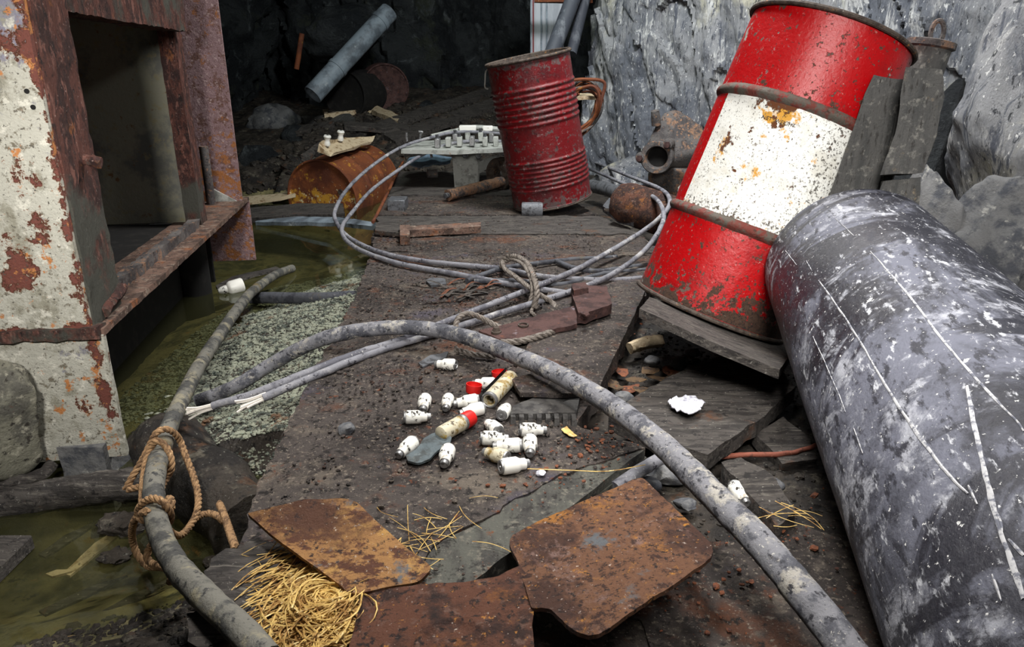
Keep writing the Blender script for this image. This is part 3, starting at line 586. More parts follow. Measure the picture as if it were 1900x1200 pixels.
part('support_leg', sweep(np.array([MA0 + E1 * 1.4 + E2 * .2 + np.array([0, 0, z]) for z in (-.36, -.1, .12)]), .06, 10), m_black, mf)

# ================================================================== RED AND WHITE DRUM
def orient(tilt, az):
    a = Vector((math.sin(tilt) * math.cos(az), math.sin(tilt) * math.sin(az), math.cos(tilt))); return a
dB, dR, dL = np.array([.516, 1.814, .039]), .1967, .734
dA = orient(.3725, .2894); dq = Vector((0, 0, 1)).rotation_difference(dA)
drum = thing('tilted_drum', 'tall red drum with a white band, tilted back against sooty timbers beside the black pipe', 'drum', dB, rot=dq)
DM = wm(drum); DMi = DM.inverted()
def drum_hit(x, y, rad=dR):
    o = DMi @ Vector(CAM); d = DMi.to_3x3() @ Vector(ray(x, y))
    A_, B_, C_ = d.x ** 2 + d.y ** 2, o.x * d.x + o.y * d.y, o.x ** 2 + o.y ** 2 - rad ** 2
    t = (-B_ - math.sqrt(max(0, B_ * B_ - A_ * C_))) / A_; p = o + d * t; return math.atan2(p.y, p.x), p.z
zr1, zr2 = .313 * dL, .7184 * dL
thL = sum(drum_hit(*q_)[0] for q_ in ((1358, 165), (1308, 265), (1262, 372))) / 3
nth, prof = 144, []
for z in np.concatenate([np.linspace(.012, zr1 - .014, 22), np.linspace(zr1 - .012, zr1 + .012, 7), np.linspace(zr1 + .014, zr2 - .014, 30), np.linspace(zr2 - .012, zr2 + .012, 7), np.linspace(zr2 + .014, dL - .012, 22)]):
    rr = dR - .0035
    prof.append((rr, z))
v, f = lathe(prof, nth); ang = np.arctan2(v[:, 1], v[:, 0]); z_ = v[:, 2]
rad = 1 + (.0022 * fbm(np.column_stack([np.cos(ang) * 3, np.sin(ang) * 3, z_ * 5]), 1, 3, 3)) / dR; v[:, 0] *= rad; v[:, 1] *= rad
th_rel = (ang - thL) % (2 * math.pi)
fc = v[np.array(f)].mean(1); fa = (np.arctan2(fc[:, 1], fc[:, 0]) - thL) % (2 * math.pi); white = (fa < 3.6) & (fc[:, 2] > zr1) & (fc[:, 2] < zr2)
_rt, _rz = drum_hit(1450, 205); _dt = (ang - _rt + math.pi) % (2 * math.pi) - math.pi
wear = .30 * np.exp(-((z_ - zr1) / .016) ** 2) + .28 * np.exp(-((z_ - zr2) / .014) ** 2) + .46 * np.exp(-(_dt / .26) ** 2 - ((z_ - _rz - .012) / .028) ** 2) + .34 * np.exp(-((_dt - .02) / .18) ** 2 - ((z_ - _rz + .02) / .04) ** 2)
_rt2, _rz2 = drum_hit(1340, 272); _dt2 = (ang - _rt2 + math.pi) % (2 * math.pi) - math.pi; wear += .5 * np.exp(-(_dt2 / .09) ** 2 - ((z_ - _rz2) / .03) ** 2)
_rt3, _ = drum_hit(1440, 560); _dt3 = (ang - _rt3 + math.pi) % (2 * math.pi) - math.pi
wear += .75 * sstep(z_, .15, .01) * (.45 + .55 * np.exp(-(_dt3 / .5) ** 2)) + .25 * sstep(z_, .04, .01) - .05
dust = .6 * np.exp(-((z_ - zr1 - .02) / .02) ** 2) + .5 * sstep(_dt, .35, .8) * (z_ < zr2) + .2
part('body', (v, f), [m_redbright, m_white], drum, world=False, mi=np.where(white, 1, 0).tolist(), attrs={'wear': wear, 'dust': dust}, sharp=60)
def ringp(r0, r1, z0, z1, k=8): return [(r0 + (r1 - r0) * math.sin(math.pi * t), z0 + (z1 - z0) * t) for t in np.linspace(0, 1, k)]
part('rolling_hoop', lathe(ringp(dR - .004, dR + .006, zr1 - .014, zr1 + .014), nth), m_hoop, drum, world=False, label='scuffed lower hoop')
part('rolling_hoop', lathe(ringp(dR - .004, dR + .006, zr2 - .014, zr2 + .014), nth), m_hoop, drum, world=False, label='rusted upper hoop')
def bead(r, z, k=10, q=.006): return [(r + q * math.cos(t), z + q * math.sin(t)) for t in np.linspace(0, 2 * math.pi, k)]
part('top_rim', lathe(bead(dR, dL - .006), nth), m_rim, drum, world=False); part('bottom_rim', lathe(bead(dR, .006), nth), m_rim, drum, world=False)
part('lid', lathe([(1e-5, dL - .018), (dR - .02, dL - .018), (dR - .004, dL - .008), (dR - .004, dL - .02), (1e-5, dL - .024)], 64), m_redbright, drum, world=False)
part('bung', lathe([(1e-5, dL - .004), (.026, dL - .004), (.03, dL - .018)], 20), m_rim, drum, world=False).location = (.11, 0, 0)
part('base', lathe([(1e-5, .012), (dR - .004, .012), (dR - .004, .004), (1e-5, .008)], 64), m_redbright, drum, world=False)
def cyl_text(txt, x0, y0, x1, y1, hgt):
    cu = bpy.data.curves.new('t', 'FONT'); cu.body = txt; cu.size = 1; o = bpy.data.objects.new('t', cu); COL.objects.link(o)
    me = o.to_mesh(); v = np.array([q_.co[:] for q_ in me.vertices]); f = [tuple(p_.vertices) for p_ in me.polygons]; o.to_mesh_clear(); bpy.data.objects.remove(o); bpy.data.curves.remove(cu)
    (a0, b0), (a1, b1) = drum_hit(x0, y0), drum_hit(x1, y1); w = v[:, 0].max()
    tn = v[:, 0] / w; an = a0 + (a1 - a0) * tn; zz = b0 + (b1 - b0) * tn + v[:, 1] * hgt
    return np.column_stack([(dR - .0012) * np.cos(an), (dR - .0012) * np.sin(an), zz]), f
part('lettering', cyl_text('NET', 1412, 219, 1431, 224, .012), m_ink, drum, world=False, smooth=False)
part('lettering', cyl_text('WEIGHT', 1437, 226, 1474, 237, .012), m_ink, drum, world=False, smooth=False)

# strip of wood below the drum, loose board and timbers
dAn = np.array(dA); sp0 = dB - dAn * .002
solo('wood_strip', slab(np.array([PPl(x, y, sp0, dAn) for x, y in ((1187, 572), (1205, 551), (1330, 588), (1480, 640), (1446, 686), (1320, 633))]), .020, .012, rgh(.0012, 40, 2), edge_noise=.0015), m_wood, 'narrow grey wooden strip wedged under the bottom rim of the tilted drum', 'wood strip')
lb = solo('loose_board', slab(px([(1132, 770), (1180, 735), (1255, 690), (1335, 662), (1450, 690), (1474, 718), (1420, 770), (1314, 842), (1262, 830)], .0), .034, .012,
     lambda xy: .004 * fbm(np.column_stack([xy[:, 0] * .4 + xy[:, 1] * .5, xy[:, 1] * 5 - xy[:, 0] * 5, 0 * xy[:, 0]]), 14, 4, 5), edge_noise=.006), m_wood, 'dark thick board with a chewed end holding a scrap of pale foil', 'board')
def timber(name, poly, Yp, vec, mat, label, seed, group=None):
    pts = np.array([PY(x, y, Yp) for x, y in poly]); return solo(name, rough_prism(pts, vec, .006, 6, 16, seed), mat, label, 'timber', group, sharp=30)
timber('timber_block', [(1620, 138), (1700, 150), (1652, 345), (1590, 380), (1535, 440), (1526, 395)], 1.675, (.03, .05, -.01), m_woodgrey, 'split sooty timber wedged against the right side of the tilted drum', 3)
timber('timber_block', [(1680, 124), (1746, 130), (1752, 180), (1738, 250), (1712, 318), (1634, 326), (1660, 250)], 1.60, (.03, .055, -.01), m_woodgrey, 'thicker sooty timber with chipped corner, between split timber and boulder', 7)
timber('timber_block', [(1570, 410), (1632, 372), (1640, 336), (1708, 330), (1700, 400), (1600, 450)], 1.61, (.03, .07, -.01), m_woodgrey, 'short dark timber under the two sooty blocks, behind the pipe end', 11)
fit_ = thing('iron_fitting', 'dark cylindrical iron fitting with an eye on top, above the sooty timbers', 'iron fitting', PY(1712, 125, 1.95))
c_ = PY(1712, 128, 1.95); ax = Vector((.18, .02, 1)).normalized()
part('body', lathe([(1e-5, -.10), (.048, -.10), (.05, -.09), (.05, .055), (.046, .065), (1e-5, .068)], 28), m_woodgrey, fit_, world=False).matrix_local = fit_.matrix_basis.inverted() @ align(ax, c_)
part('collar', lathe([(.05, .048), (.058, .052), (.058, .066), (.04, .07), (1e-5, .07)], 28), m_castrust, fit_, world=False).matrix_local = fit_.matrix_basis.inverted() @ align(ax, c_)
part('eye', tube([c_ + np.array([.02 + .016 * math.cos(t), .0, .085 + .028 * math.sin(t)]) for t in np.linspace(-.9, 4.1, 10)], .006, 8, 4), m_castrust, fit_)

# ================================================================== BIG BLACK PIPE
pE, pR = np.array([.771, 1.585, .2122]), .1895; pa = np.array([math.cos(-1.7696) * math.cos(-.0745), math.sin(-1.7696) * math.cos(-.0745), math.sin(-.0745)])
pipe = thing('black_pipe', 'wide black plastic pipe covered in pale scuffs and scratches, lying along the right side', 'pipe', pE)
PM = align(pa, pE); plen = 1.72
u = np.linspace(0, plen, 150); v, f = lathe([(pR, z) for z in u], 96); an = np.arctan2(v[:, 1], v[:, 0])
rad = 1 + .0035 / pR * fbm(np.column_stack([np.cos(an) * 2, np.sin(an) * 2, v[:, 2] * 2.5]), 1, 3, 9); v[:, :2] *= rad[:, None]
part('pipe_wall', (v, f), m_pipe, pipe, world=False, sharp=60).matrix_local = pipe.matrix_basis.inverted() @ PM
part('pipe_lining', lathe([(pR - .001, 0.0), (pR - .004, -.002), (pR - .014, -.001), (pR - .016, .004), (pR - .016, plen)], 96), m_pipe, pipe, world=False).matrix_local = pipe.matrix_basis.inverted() @ PM
PMi = PM.inverted()
def pipe_hit(x, y):
    o = PMi @ Vector(CAM); d = PMi.to_3x3() @ Vector(ray(x, y)); A_, B_, C_ = d.x ** 2 + d.y ** 2, o.x * d.x + o.y * d.y, o.x ** 2 + o.y ** 2 - pR ** 2
    t = (-B_ - math.sqrt(max(0, B_ * B_ - A_ * C_))) / A_; p = o + d * t; return math.atan2(p.y, p.x), p.z
for pts, w in (([(1520, 520), (1575, 600), (1650, 725), (1700, 800), (1760, 880), (1795, 915)], .0017), ([(1615, 465), (1680, 540), (1745, 625), (1800, 690), (1880, 775), (1899, 800)], .0014), ([(1795, 715), (1808, 790), (1830, 890), (1850, 970), (1880, 1050), (1899, 1110)], .0026),
               ([(1510, 625), (1540, 690), (1570, 765)], .0010), ([(1458, 465), (1480, 492)], .0010), ([(1497, 484), (1508, 503)], .0009), ([(1550, 405), (1585, 438)], .0009), ([(1838, 935), (1853, 965), (1858, 990)], .002),
               ([(1840, 1065), (1858, 1115)], .0012), ([(1795, 900), (1812, 935)], .0014), ([(1870, 1000), (1899, 1030)], .0016), ([(1585, 795), (1602, 842)], .0012)):
    h_ = np.array([pipe_hit(*q_) for q_ in pts]); h_ = spline(h_, 12) if len(h_) > 2 else np.array([h_[0] + (h_[1] - h_[0]) * t for t in np.linspace(0, 1, 12)])
    n_ = len(h_); ww = w * (.35 + .65 * np.sin(np.pi * np.linspace(.06, .94, n_)) ** .5) * (1 + .5 * fbm(np.column_stack([h_ * 30, 0 * h_[:, 0]]), 1, 2, 4)); V = []
    wob = .0012 * fbm(np.column_stack([h_ * 25, 0 * h_[:, 0] + 3]), 1, 3, 8)
    for sgn in (-1, 1):
        a_ = h_[:, 0] + sgn * ww / pR + wob / pR; rr = pR * (1 + .0035 / pR * fbm(np.column_stack([np.cos(a_) * 2, np.sin(a_) * 2, h_[:, 1] * 2.5]), 1, 3, 9)) + .0006
        V.append(np.column_stack([rr * np.cos(a_), rr * np.sin(a_), h_[:, 1]]))
    V.append(np.column_stack([V[0][:, :2] * .5 + V[1][:, :2] * .5, h_[:, 1]])); V[2][:, :2] *= (1 + .0006 / pR); ff = []
    for i in range(n_ - 1): ff += [(i, i + 1, 2 * n_ + i + 1, 2 * n_ + i), (2 * n_ + i, 2 * n_ + i + 1, n_ + i + 1, n_ + i)]
    part('scratch', (np.vstack(V), ff), m_scratch, pipe, world=False).matrix_local = pipe.matrix_basis.inverted() @ PM

# ================================================================== SMALL RED BARREL
bB, bR, bL = np.array([.1954, 3.5016, .0395]), .1900, .663
bA = orient(.1996, 3.442); bq = Vector((0, 0, 1)).rotation_difference(bA)
bar = thing('small_red_barrel', 'dark red open barrel with two bands of ribs standing tilted on the deck', 'barrel', bB, rot=bq)
prof = [(bR, .012)]; ribs = [(.13, .35, 7), (.565, .83, 7)]
for z in np.linspace(.014, bL - .01, 190):
    q_ = z / bL; rr = bR - .002
    for lo, hi, n in ribs:
        if lo < q_ < hi: ph = (q_ - lo) / (hi - lo) * n; rr += .0052 * (math.sin(math.pi * (ph % 1)) ** 2)
    prof.append((rr, z))
v, f = lathe(prof, 96); an = np.arctan2(v[:, 1], v[:, 0]); v[:, :2] *= (1 + .004 / bR * fbm(np.column_stack([np.cos(an) * 2, np.sin(an) * 2, v[:, 2] * 4]), 1, 3, 4))[:, None]
hi_ = np.hypot(v[:, 0], v[:, 1]) > bR + .001
part('body', (v, f), m_reddark, bar, world=False, attrs={'wear': .28 * hi_ + .5 * sstep(v[:, 2], .09, .01) + .2 * np.sin(an * 2) * sstep(v[:, 2], .14, .0) + .35 * sstep(v[:, 2], .58, .66)}, sharp=60)
part('top_rim', lathe(bead(bR + .001, bL - .004, 10, .007), 96), m_rim, bar, world=False); part('bottom_rim', lathe(bead(bR - .002, .005, 10, .005), 96), m_rim, bar, world=False)
part('inner_wall', lathe([(bR - .006, bL - .004), (bR - .010, bL - .03), (bR - .010, .02), (1e-5, .02), (1e-5, .012), (bR - .004, .012)], 64), m_rim, bar, world=False)
_wl = [PY(905, 128, 3.46), PY(901, 134, 3.45), PY(900, 150, 3.45), PY(900, 162, 3.45), PY(905, 165, 3.46)]
part('wire_handle', tube(_wl, .0035, 6, 6), m_tray, bar)
clip = P(987, 398, .0); solo('metal_clip', prism([clip + np.array(q_) for q_ in ((-.048, -.03, .001), (.048, -.03, .001), (.046, -.036, .012), (.046, -.03, .05), (.044, .01, .062), (-.046, .01, .062), (-.046, -.03, .05), (-.05, -.036, .012))][0:0] or [clip + np.array((-.048, y_, z_)) for y_, z_ in ((-.045, .001), (.02, .001), (.02, .018), (-.008, .020), (-.012, .06), (-.03, .062), (-.042, .05), (-.052, .02))], (.096, 0, 0), .003), m_metaldark, 'curved grey metal clip at the foot of the small red barrel', 'metal clip', sharp=60)

# ================================================================== CABLES AND ROPES
def pts(l):
    return np.array([PY(q[1], q[2], q[3]) if q[0] == 'Y' else P(*q) for q in l])
def cable(name, l, r, mat, label, n=12, per=12, rvar=None, seed=0, rend=None):
    p = spline(pts(l), per); rr = r if rend is None else r + (rend - r) * np.linspace(0, 1, len(p)) ** 1
    return solo(name, sweep(p, rr, n, wob=.0016, seed=seed), mat, label, 'cable', sharp=60)
cable('thick_cable', [(366, 744, -.135), (405, 730, -.115), (445, 712, -.085), (500, 678, -.05), (560, 645, .0), (605, 627, .03), (650, 616, .045), (700, 609, .05), (760, 607, .05), (820, 614, .05), (880, 630, .055), (950, 657, .06),
    (1005, 680, .065), (1060, 707, .07), (1120, 742, .075), (1180, 785, .08), (1240, 835, .08), (1295, 890, .08), (1345, 940, .078), (1390, 985, .074), (1440, 1040, .068), (1485, 1095, .06), (1530, 1150, .05), (1590, 1230, .04)],
    .0165, m_cable, 'thick dusty grey cable arching across the deck from gravel to the lower right', 14, rend=.0215)
cable('hose', [(542, 498, -.185), (515, 508, -.165), (490, 524, -.14), (462, 547, -.115), (430, 588, -.095), (400, 632, -.08), (368, 682, -.06), (338, 740, -.04), (315, 790, -.025), (297, 840, -.015), (287, 890, -.01), (286, 935, -.012), (296, 985, -.012), (318, 1035, .0), (352, 1078, .02), (395, 1120, .03), (440, 1162, .032), (500, 1225, .032)],
    .0175, m_cablemuddy, 'long muddy hose tangled in tan rope along the edge of the pool', 14, rend=.0172, seed=3)
for k, (l, lab) in enumerate((([(394, 753, -.028), (420, 746, -.02), (448, 738, -.012), (520, 711, .004), (600, 679, .014), (680, 650, .018), (745, 630, .016), (840, 592, .018), (960, 545, .026), (1075, 497, .035), (1180, 437, .07), (1226, 402, .13), (1243, 374, .16), (1224, 350, .16), (1165, 326, .10), (1098, 299, .05),
        ('Y', 1000, 262, 4.7), ('Y', 930, 248, 4.45), ('Y', 850, 245, 4.3), ('Y', 800, 255, 4.2), ('Y', 745, 273, 4.05), ('Y', 690, 308, 3.8), ('Y', 645, 350, 3.5), (622, 390, .06), (626, 416, .03), (650, 442, .014), (700, 466, .012), (770, 482, .012), (860, 492, .012), (930, 498, .012), (1000, 512, .012), (1080, 518, .012), (1150, 519, .012), (1210, 514, .012)],
        'pale thin cable looping over the steel rack, its white strands bared furthest left'),
    ([(488, 738, -.014), (505, 731, -.010), (525, 722, -.004), (600, 691, .008), (690, 655, .010), (770, 630, .01), (850, 606, .014), (950, 574, .018), (1060, 540, .024), (1130, 512, .03), (1190, 470, .06), (1222, 430, .11), (1231, 396, .14), (1213, 366, .15), (1165, 344, .09), (1095, 314, .04),
        ('Y', 1000, 276, 4.62), ('Y', 930, 262, 4.4), ('Y', 850, 264, 4.25), ('Y', 790, 284, 4.05), ('Y', 740, 315, 3.85), ('Y', 690, 352, 3.6), ('Y', 655, 392, 3.3), (634, 425, .03), (655, 456, .012), (730, 486, .012), (850, 509, .012), (960, 530, .012), (1060, 545, .012)],
        'inner pale thin cable looping over the rack, its short white strands bared beside the other'))):
    t = thing('thin_cable', lab, 'cable', pts([l[0]])[0], 'pair of looped thin cables')
    p = spline(pts(l), 12); part('sheath', sweep(p, .0088, 10, wob=.0014, seed=k), m_cablepale, t, sharp=60)
    d = p[0] - p[2]; d /= np.linalg.norm(d); ln = .056 if k == 0 else .052
    for j in range(9):
        o_ = RNG.normal(0, .0026, 3); e_ = o_ * 2.2 + RNG.normal(0, .002, 3)
        part('strand', tube([p[0] + o_ - d * .01, p[0] + o_ * 1.2 + d * ln * .5, p[0] + e_ + d * ln * RNG.uniform(.85, 1.1)], .0023, 5, 4), m_wire, t)
cable('dark_cable', [(866, 521, .012), (900, 508, .014), (935, 497, .02), (1000, 488, .016), (1070, 481, .013), (1145, 477, .012)], .0085, m_cabledark, 'short dark cable with a cut pale end beside the frayed wire loop', 10)
cable('dark_cable', [(1032, 484, .026), (1062, 496, .022), (1110, 503, .014), (1160, 497, .012), (1215, 490, .012)], .0085, m_cabledark, 'dark cable stub running right under the bottom of the tilted drum', 10)
cable('dark_cable', [(880, 522, .012), (960, 521, .012), (1040, 528, .012), (1120, 508, .012), (1210, 500, .012)], .008, m_cabledark, 'dark cable lying across behind the frayed wire loop to the drum', 10)
cable('sunken_hose', [(466, 553, -.185), (500, 552, -.165), (550, 553, -.150), (600, 553, -.135), (660, 550, -.12)], .022, m_cabledark, 'dark wet hose lying across the gravel beside the white bottle', 12)
cable('thin_pipe', [(1140, 905, -.03), (1180, 878, -.022), (1226, 850, -.012)], .0125, m_cablepale, 'pale grey pipe stub poking out between rusty plate and plank', 12)
cable('sleeved_wire', [(1296, 852, -.035), (1345, 846, -.04), (1400, 843, -.04), (1455, 842, -.04), (1500, 832, -.035), (1520, 824, -.035)], .0052, m_copper, 'thin reddish sleeved wire in front of the dark loose board', 8)
cable('rusty_wire', [(692, 412, .0), (706, 385, .0), (722, 352, .02), (738, 318, .05), (748, 300, .06)], .008, m_rustorange, 'thin rusty rod leaning beside the rusty drum', 8)
wr = thing('wire_rope', 'frayed grey wire rope tied in a loop around the thin cables', 'wire rope', P(965, 540, 0))
def rope(l, r, pitch, st=3, n=6): return rope_mesh(spline(pts(l), 14), r, pitch, st, n)
part('loop', rope([(990, 572, .012), (996, 545, .05), (992, 518, .075), (978, 488, .08), (953, 475, .07), (932, 484, .045), (932, 496, .03)], .0085, .05), m_steelrope, wr)
part('loop', rope([(980, 568, .012), (988, 540, .05), (984, 514, .07), (970, 490, .074), (950, 481, .06), (938, 486, .045)], .006, .04), m_steelrope, wr)
part('tail', rope([(932, 486, .045), (938, 500, .04), (955, 512, .045), (986, 536, .05), (1010, 552, .03), (1026, 562, .014), (1032, 572, .01)], .0075, .045), m_steelrope, wr)
part('tail', rope([(990, 570, .012), (986, 578, .01), (992, 584, .008)], .005, .03), m_steelrope, wr)
wr2 = thing('wire_rope', 'twisted grey wire rope curling out from under the rusty bracket', 'wire rope', P(900, 605, 0))
part('loop', rope([(846, 622, .01), (845, 605, .03), (852, 589, .045), (868, 582, .05), (890, 588, .04), (912, 600, .025), (940, 612, .012)], .0075, .04), m_steelrope, wr2)
part('tail', rope([(930, 636, .014), (958, 634, .016), (990, 627, .018), (1020, 617, .018), (1046, 606, .014), (1062, 597, .012)], .009, .05), m_steelrope, wr2)
part('tail', rope([(846, 648, .01), (880, 657, .012), (920, 662, .01)], .007, .05), m_steelrope, wr2)
rp = thing('tan_rope', 'tan fibre rope looped and knotted around the muddy hose, trailing in the pool', 'rope', P(300, 930, -.05))
for l in ([(233, 908, -.07), (246, 884, -.05), (262, 857, -.03), (277, 828, -.01), (290, 803, .012), (308, 796, .014), (325, 805, -.005), (336, 822, -.03), (346, 850, -.05), (358, 880, -.07), (367, 915, -.09), (367, 942, -.10), (359, 965, -.11), (345, 985, -.11), (332, 994, -.10), (318, 988, -.08), (305, 976, -.05)],
          [(262, 950, -.05), (264, 925, -.04), (266, 890, -.03), (272, 850, -.01), (281, 828, .006), (292, 818, .018), (306, 826, .008), (316, 846, -.01), (318, 868, -.03), (310, 885, -.045), (301, 902, -.05), (296, 924, -.05)],
          [(236, 908, -.07), (255, 904, -.065), (275, 899, -.06), (295, 885, -.06), (312, 876, -.06)],
          [(262, 962, -.04), (256, 952, -.03), (262, 937, -.005), (279, 925, .012), (298, 928, .014), (311, 942, .0), (316, 956, -.02), (314, 968, -.04), (305, 958, -.05), (310, 928, -.03), (318, 928, -.02), (317, 944, -.03)],
          [(272, 948, .005), (258, 956, -.03), (266, 964, -.02), (276, 962, -.02), (270, 955, -.02), (252, 962, -.06), (245, 985, -.11), (247, 1008, -.15), (257, 1032, -.175), (275, 1050, -.19), (300, 1052, -.16), (312, 1053, -.10)],
          [(274, 958, -.03), (278, 985, -.07), (284, 1005, -.10), (276, 1018, -.12), (273, 1034, -.13), (283, 1046, -.13), (305, 1053, -.10), (325, 1060, -.06)],
          [(362, 962, -.11), (375, 955, -.12), (390, 952, -.12), (405, 958, -.11), (416, 968, -.10)],
          [(407, 934, -.07), (413, 948, -.06), (420, 966, -.05), (427, 988, -.035), (437, 1016, -.015)],
          [(316, 1078, -.06), (326, 1072, -.04), (345, 1068, -.09), (375, 1073, -.07), (398, 1068, -.05), (414, 1058, -.03)]):
    part('rope_length', rope(l, .0062, .030, 3, 7), m_rope, rp)

# ================================================================== FUSES AND OTHER SMALL THINGS ON THE DECK
def fuse(label, thick, tip, zt=None, mat=None, scale=1.0, gold=False):
    """bottle-shaped porcelain fuse lying on the deck; thick and tip are the photographed end centres."""
    r0, r1 = .0134 * scale, .0078 * scale; L_ = .052 * scale
    a = P(thick[0], thick[1], .0134 if zt is None else zt); b = P(tip[0], tip[1], .0095 if zt is None else zt - .004)
    c = (a + b) / 2; d = b - a; d[2] = 0; d /= np.linalg.norm(d); d = d * math.cos(.09) + np.array([0, 0, -.09]); c[2] = (.0116 if zt is None else zt) + .0015
    q = Vector((0, 0, 1)).rotation_difference(Vector(d)); t = thing('porcelain_fuse', label, 'fuse', c, 'spilled porcelain fuses', rot=q)
    prof = [(1e-5, -L_ / 2 + .001), (r0 * .62, -L_ / 2 + .001), (r0 * .92, -L_ / 2 + .0035), (r0, -L_ / 2 + .006), (r0, .001), (r0 * .99, .0022), (r0 * .80, .0068), (r0 * .73, .009), (r0 * .71, .0175), (r0 * .60, .0185), (1e-5, .0186)]
    part('body', lathe([(r * 1, z) for r, z in prof], 28), mat or m_porc, t, world=False, sharp=45)
    part('end_cap', lathe([(r0 * .78, -L_ / 2 + .0042), (r0 * .86, -L_ / 2 + .0022), (r0 * .80, -L_ / 2 - .0006), (r0 * .55, -L_ / 2 - .001), (r0 * .50, -L_ / 2 + .0004), (r0 * .18, -L_ / 2 + .0004), (r0 * .14, -L_ / 2 - .0012), (1e-5, -L_ / 2 - .0014)], 24), m_metal, t, world=False)
    part('contact_tip', lathe([(r0 * .66, .0172), (r0 * .66, .0185), (r0 * .56, .0192), (r0 * .54, .0248), (r0 * .46, .026), (1e-5, .0262)], 24), m_metal, t, world=False)
    return t
def z8(x, y): return 680 + x / 4.286, 640 + y / 4.286
for lab, a, b, *k in (
    ('porcelain fuse lying alone beneath the arch of the thick cable', (690, 160), (565, 158)),
    ('porcelain fuse with its neck resting behind the leftmost sideways fuse', (467, 432), (450, 515)),
    ('porcelain fuse lying sideways at the left end of the spill, neck pointing right', (320, 580), (490, 576)),
    ('small-looking porcelain fuse pointing its tip at the camera, left of the red cap', (650, 435), (636, 492)),
    ('porcelain fuse lying directly below the upright red cap, neck pointing left', (870, 442), (712, 470)),
    ('clean porcelain fuse with its neck hidden behind the red-banded cartridge', (900, 510), (775, 545)),
    ('porcelain fuse lying behind the upright red cap', (1005, 310), (865, 312)),
    ('porcelain fuse showing its round metal end, left of the toothed rubber block', (1065, 575), (1130, 480)),
    ('upper porcelain fuse of the right cluster, metal end facing down right', (1045, 688), (960, 625)),
    ('porcelain fuse in the middle of the right cluster, neck pointing right', (925, 745), (1110, 748)),
    ('dusty porcelain fuse lying under the middle one of the cluster', (1180, 800), (1060, 812)),
    ('stained porcelain fuse with a broad metal end, lowest left of the cluster', (1095, 895), (955, 860)),
    ('large clean porcelain fuse nearest the straw end of the cluster, neck pointing right', (1080, 975), (1285, 945)),
    ('porcelain fuse pointing its metal tip toward the camera at the right of the cluster', (1300, 745), (1300, 880)),
    ('porcelain fuse just below the toothed rubber block, neck pointing right', (1225, 680), (1425, 680)),
    ('porcelain fuse left of the blue rag, metal tip pointing lower left', (380, 770), (250, 885)),
    ('porcelain fuse right of the blue rag, metal tip toward the camera', (655, 825), (615, 960))):
    fuse(lab, z8(*a), z8(*b), mat=m_porcclean if 'clean' in lab else (m_porcgold if 'stained' in lab else m_porc), scale=1.06 if 'large' in lab else (.9 if 'small' in lab else 1.0))
fuse('dusty fuse stuck under the right part of the thick cable', (1362, 905), (1384, 936), zt=-.028)
t = thing('fuse_cartridge', 'larger ochre-stained fuse cartridge with a red band', 'fuse', P(848, 793, .016))
a_, b_ = P(818, 806, .016), P(873, 775, .016); ax = b_ - a_; Lc = np.linalg.norm(ax) * 1.06; Mc = align(ax, (a_ + b_) / 2 - ax / np.linalg.norm(ax) * Lc / 2)
def lpart(name, prof, m, par, M, n=30, **k): o = part(name, lathe(prof, n), m, par, world=False, **k); o.matrix_local = par.matrix_basis.inverted() @ M; return o
lpart('body', [(1e-5, 0), (.010, 0), (.0145, .003), (.0152, .008), (.0152, Lc * .74)], m_porcgold, t, Mc)
lpart('red_band', [(.0152, Lc * .74), (.0162, Lc * .745), (.0162, Lc * .94), (.015, Lc), (1e-5, Lc)], m_redcap, t, Mc)
lpart('grey_ring', [(.0155, Lc * .66), (.0158, Lc * .665), (.0158, Lc * .74), (.0155, Lc * .745)], m_metal, t, Mc)
t = thing('fuse_holder', 'open-ended pale metal fuse holder tube clasped in a dark clip', 'fuse holder', P(925, 725, .02))
a_, b_ = P(908, 742, .018), P(946, 702, .022); ax = b_ - a_; Lc = np.linalg.norm(ax) * 1.05; Mc = align(ax, a_)
lpart('tube', [(.0105, .03), (.0105, -.001), (.0155, -.002), (.0165, .002), (.0165, Lc), (1e-5, Lc)], m_porcgold, t, Mc)
lpart('end_ring', [(.0166, .006), (.0172, .004), (.0172, -.002), (.0145, -.0035), (.0125, -.002), (.0125, .006)], m_metal, t, Mc)
lpart('contact_pin', [(1e-5, .012), (.003, .012), (.003, .03)], m_metal, t, Mc, 12)
o = part('clip', lathe([(.0185, .0), (.0225, .0), (.0225, Lc * 1.12), (.0185, Lc * 1.12), (.0185, .0)], 16, -1.35, .75), m_rubber, t, world=False); o.matrix_local = t.matrix_basis.inverted() @ Mc
for lab, q_, tl, zc_ in (('upright open red plastic cap resting among the fuses', (878, 728), (-.10, .12), .010), ('red plastic cap half hidden behind the fuse holder', (927, 703), (-.1, -.05), .006)):
    t = thing('red_cap', lab, 'cap', P(q_[0], q_[1], zc_), 'red caps')
    lpart('skirt', [(.0135, 0), (.0155, .001), (.0168, .012), (.0168, .0185), (.0150, .0185), (.0150, .010), (.0120, .003)], m_redcap, t, T(P(q_[0], q_[1], zc_), (tl[0], tl[1], 0)))
    lpart('base', [(1e-5, .0055), (.0125, .0055), (.0130, 0), (1e-5, 0)], m_redcap, t, T(P(q_[0], q_[1], zc_), (tl[0], tl[1], 0)))
rgp = [(820, 806), (838, 818), (832, 832), (812, 842), (796, 856), (775, 864), (757, 860), (753, 850), (772, 836), (785, 818), (800, 812)]
solo('rag', slab(px(rgp, .006), .004, .006, lambda xy: .010 * np.abs(fbm(np.column_stack([xy, 0 * xy[:, 0]]), 28, 3, 5)) + .004, edge_noise=.003), m_fabric, 'crumpled blue-grey rag between two fuses below the cartridge', 'rag')
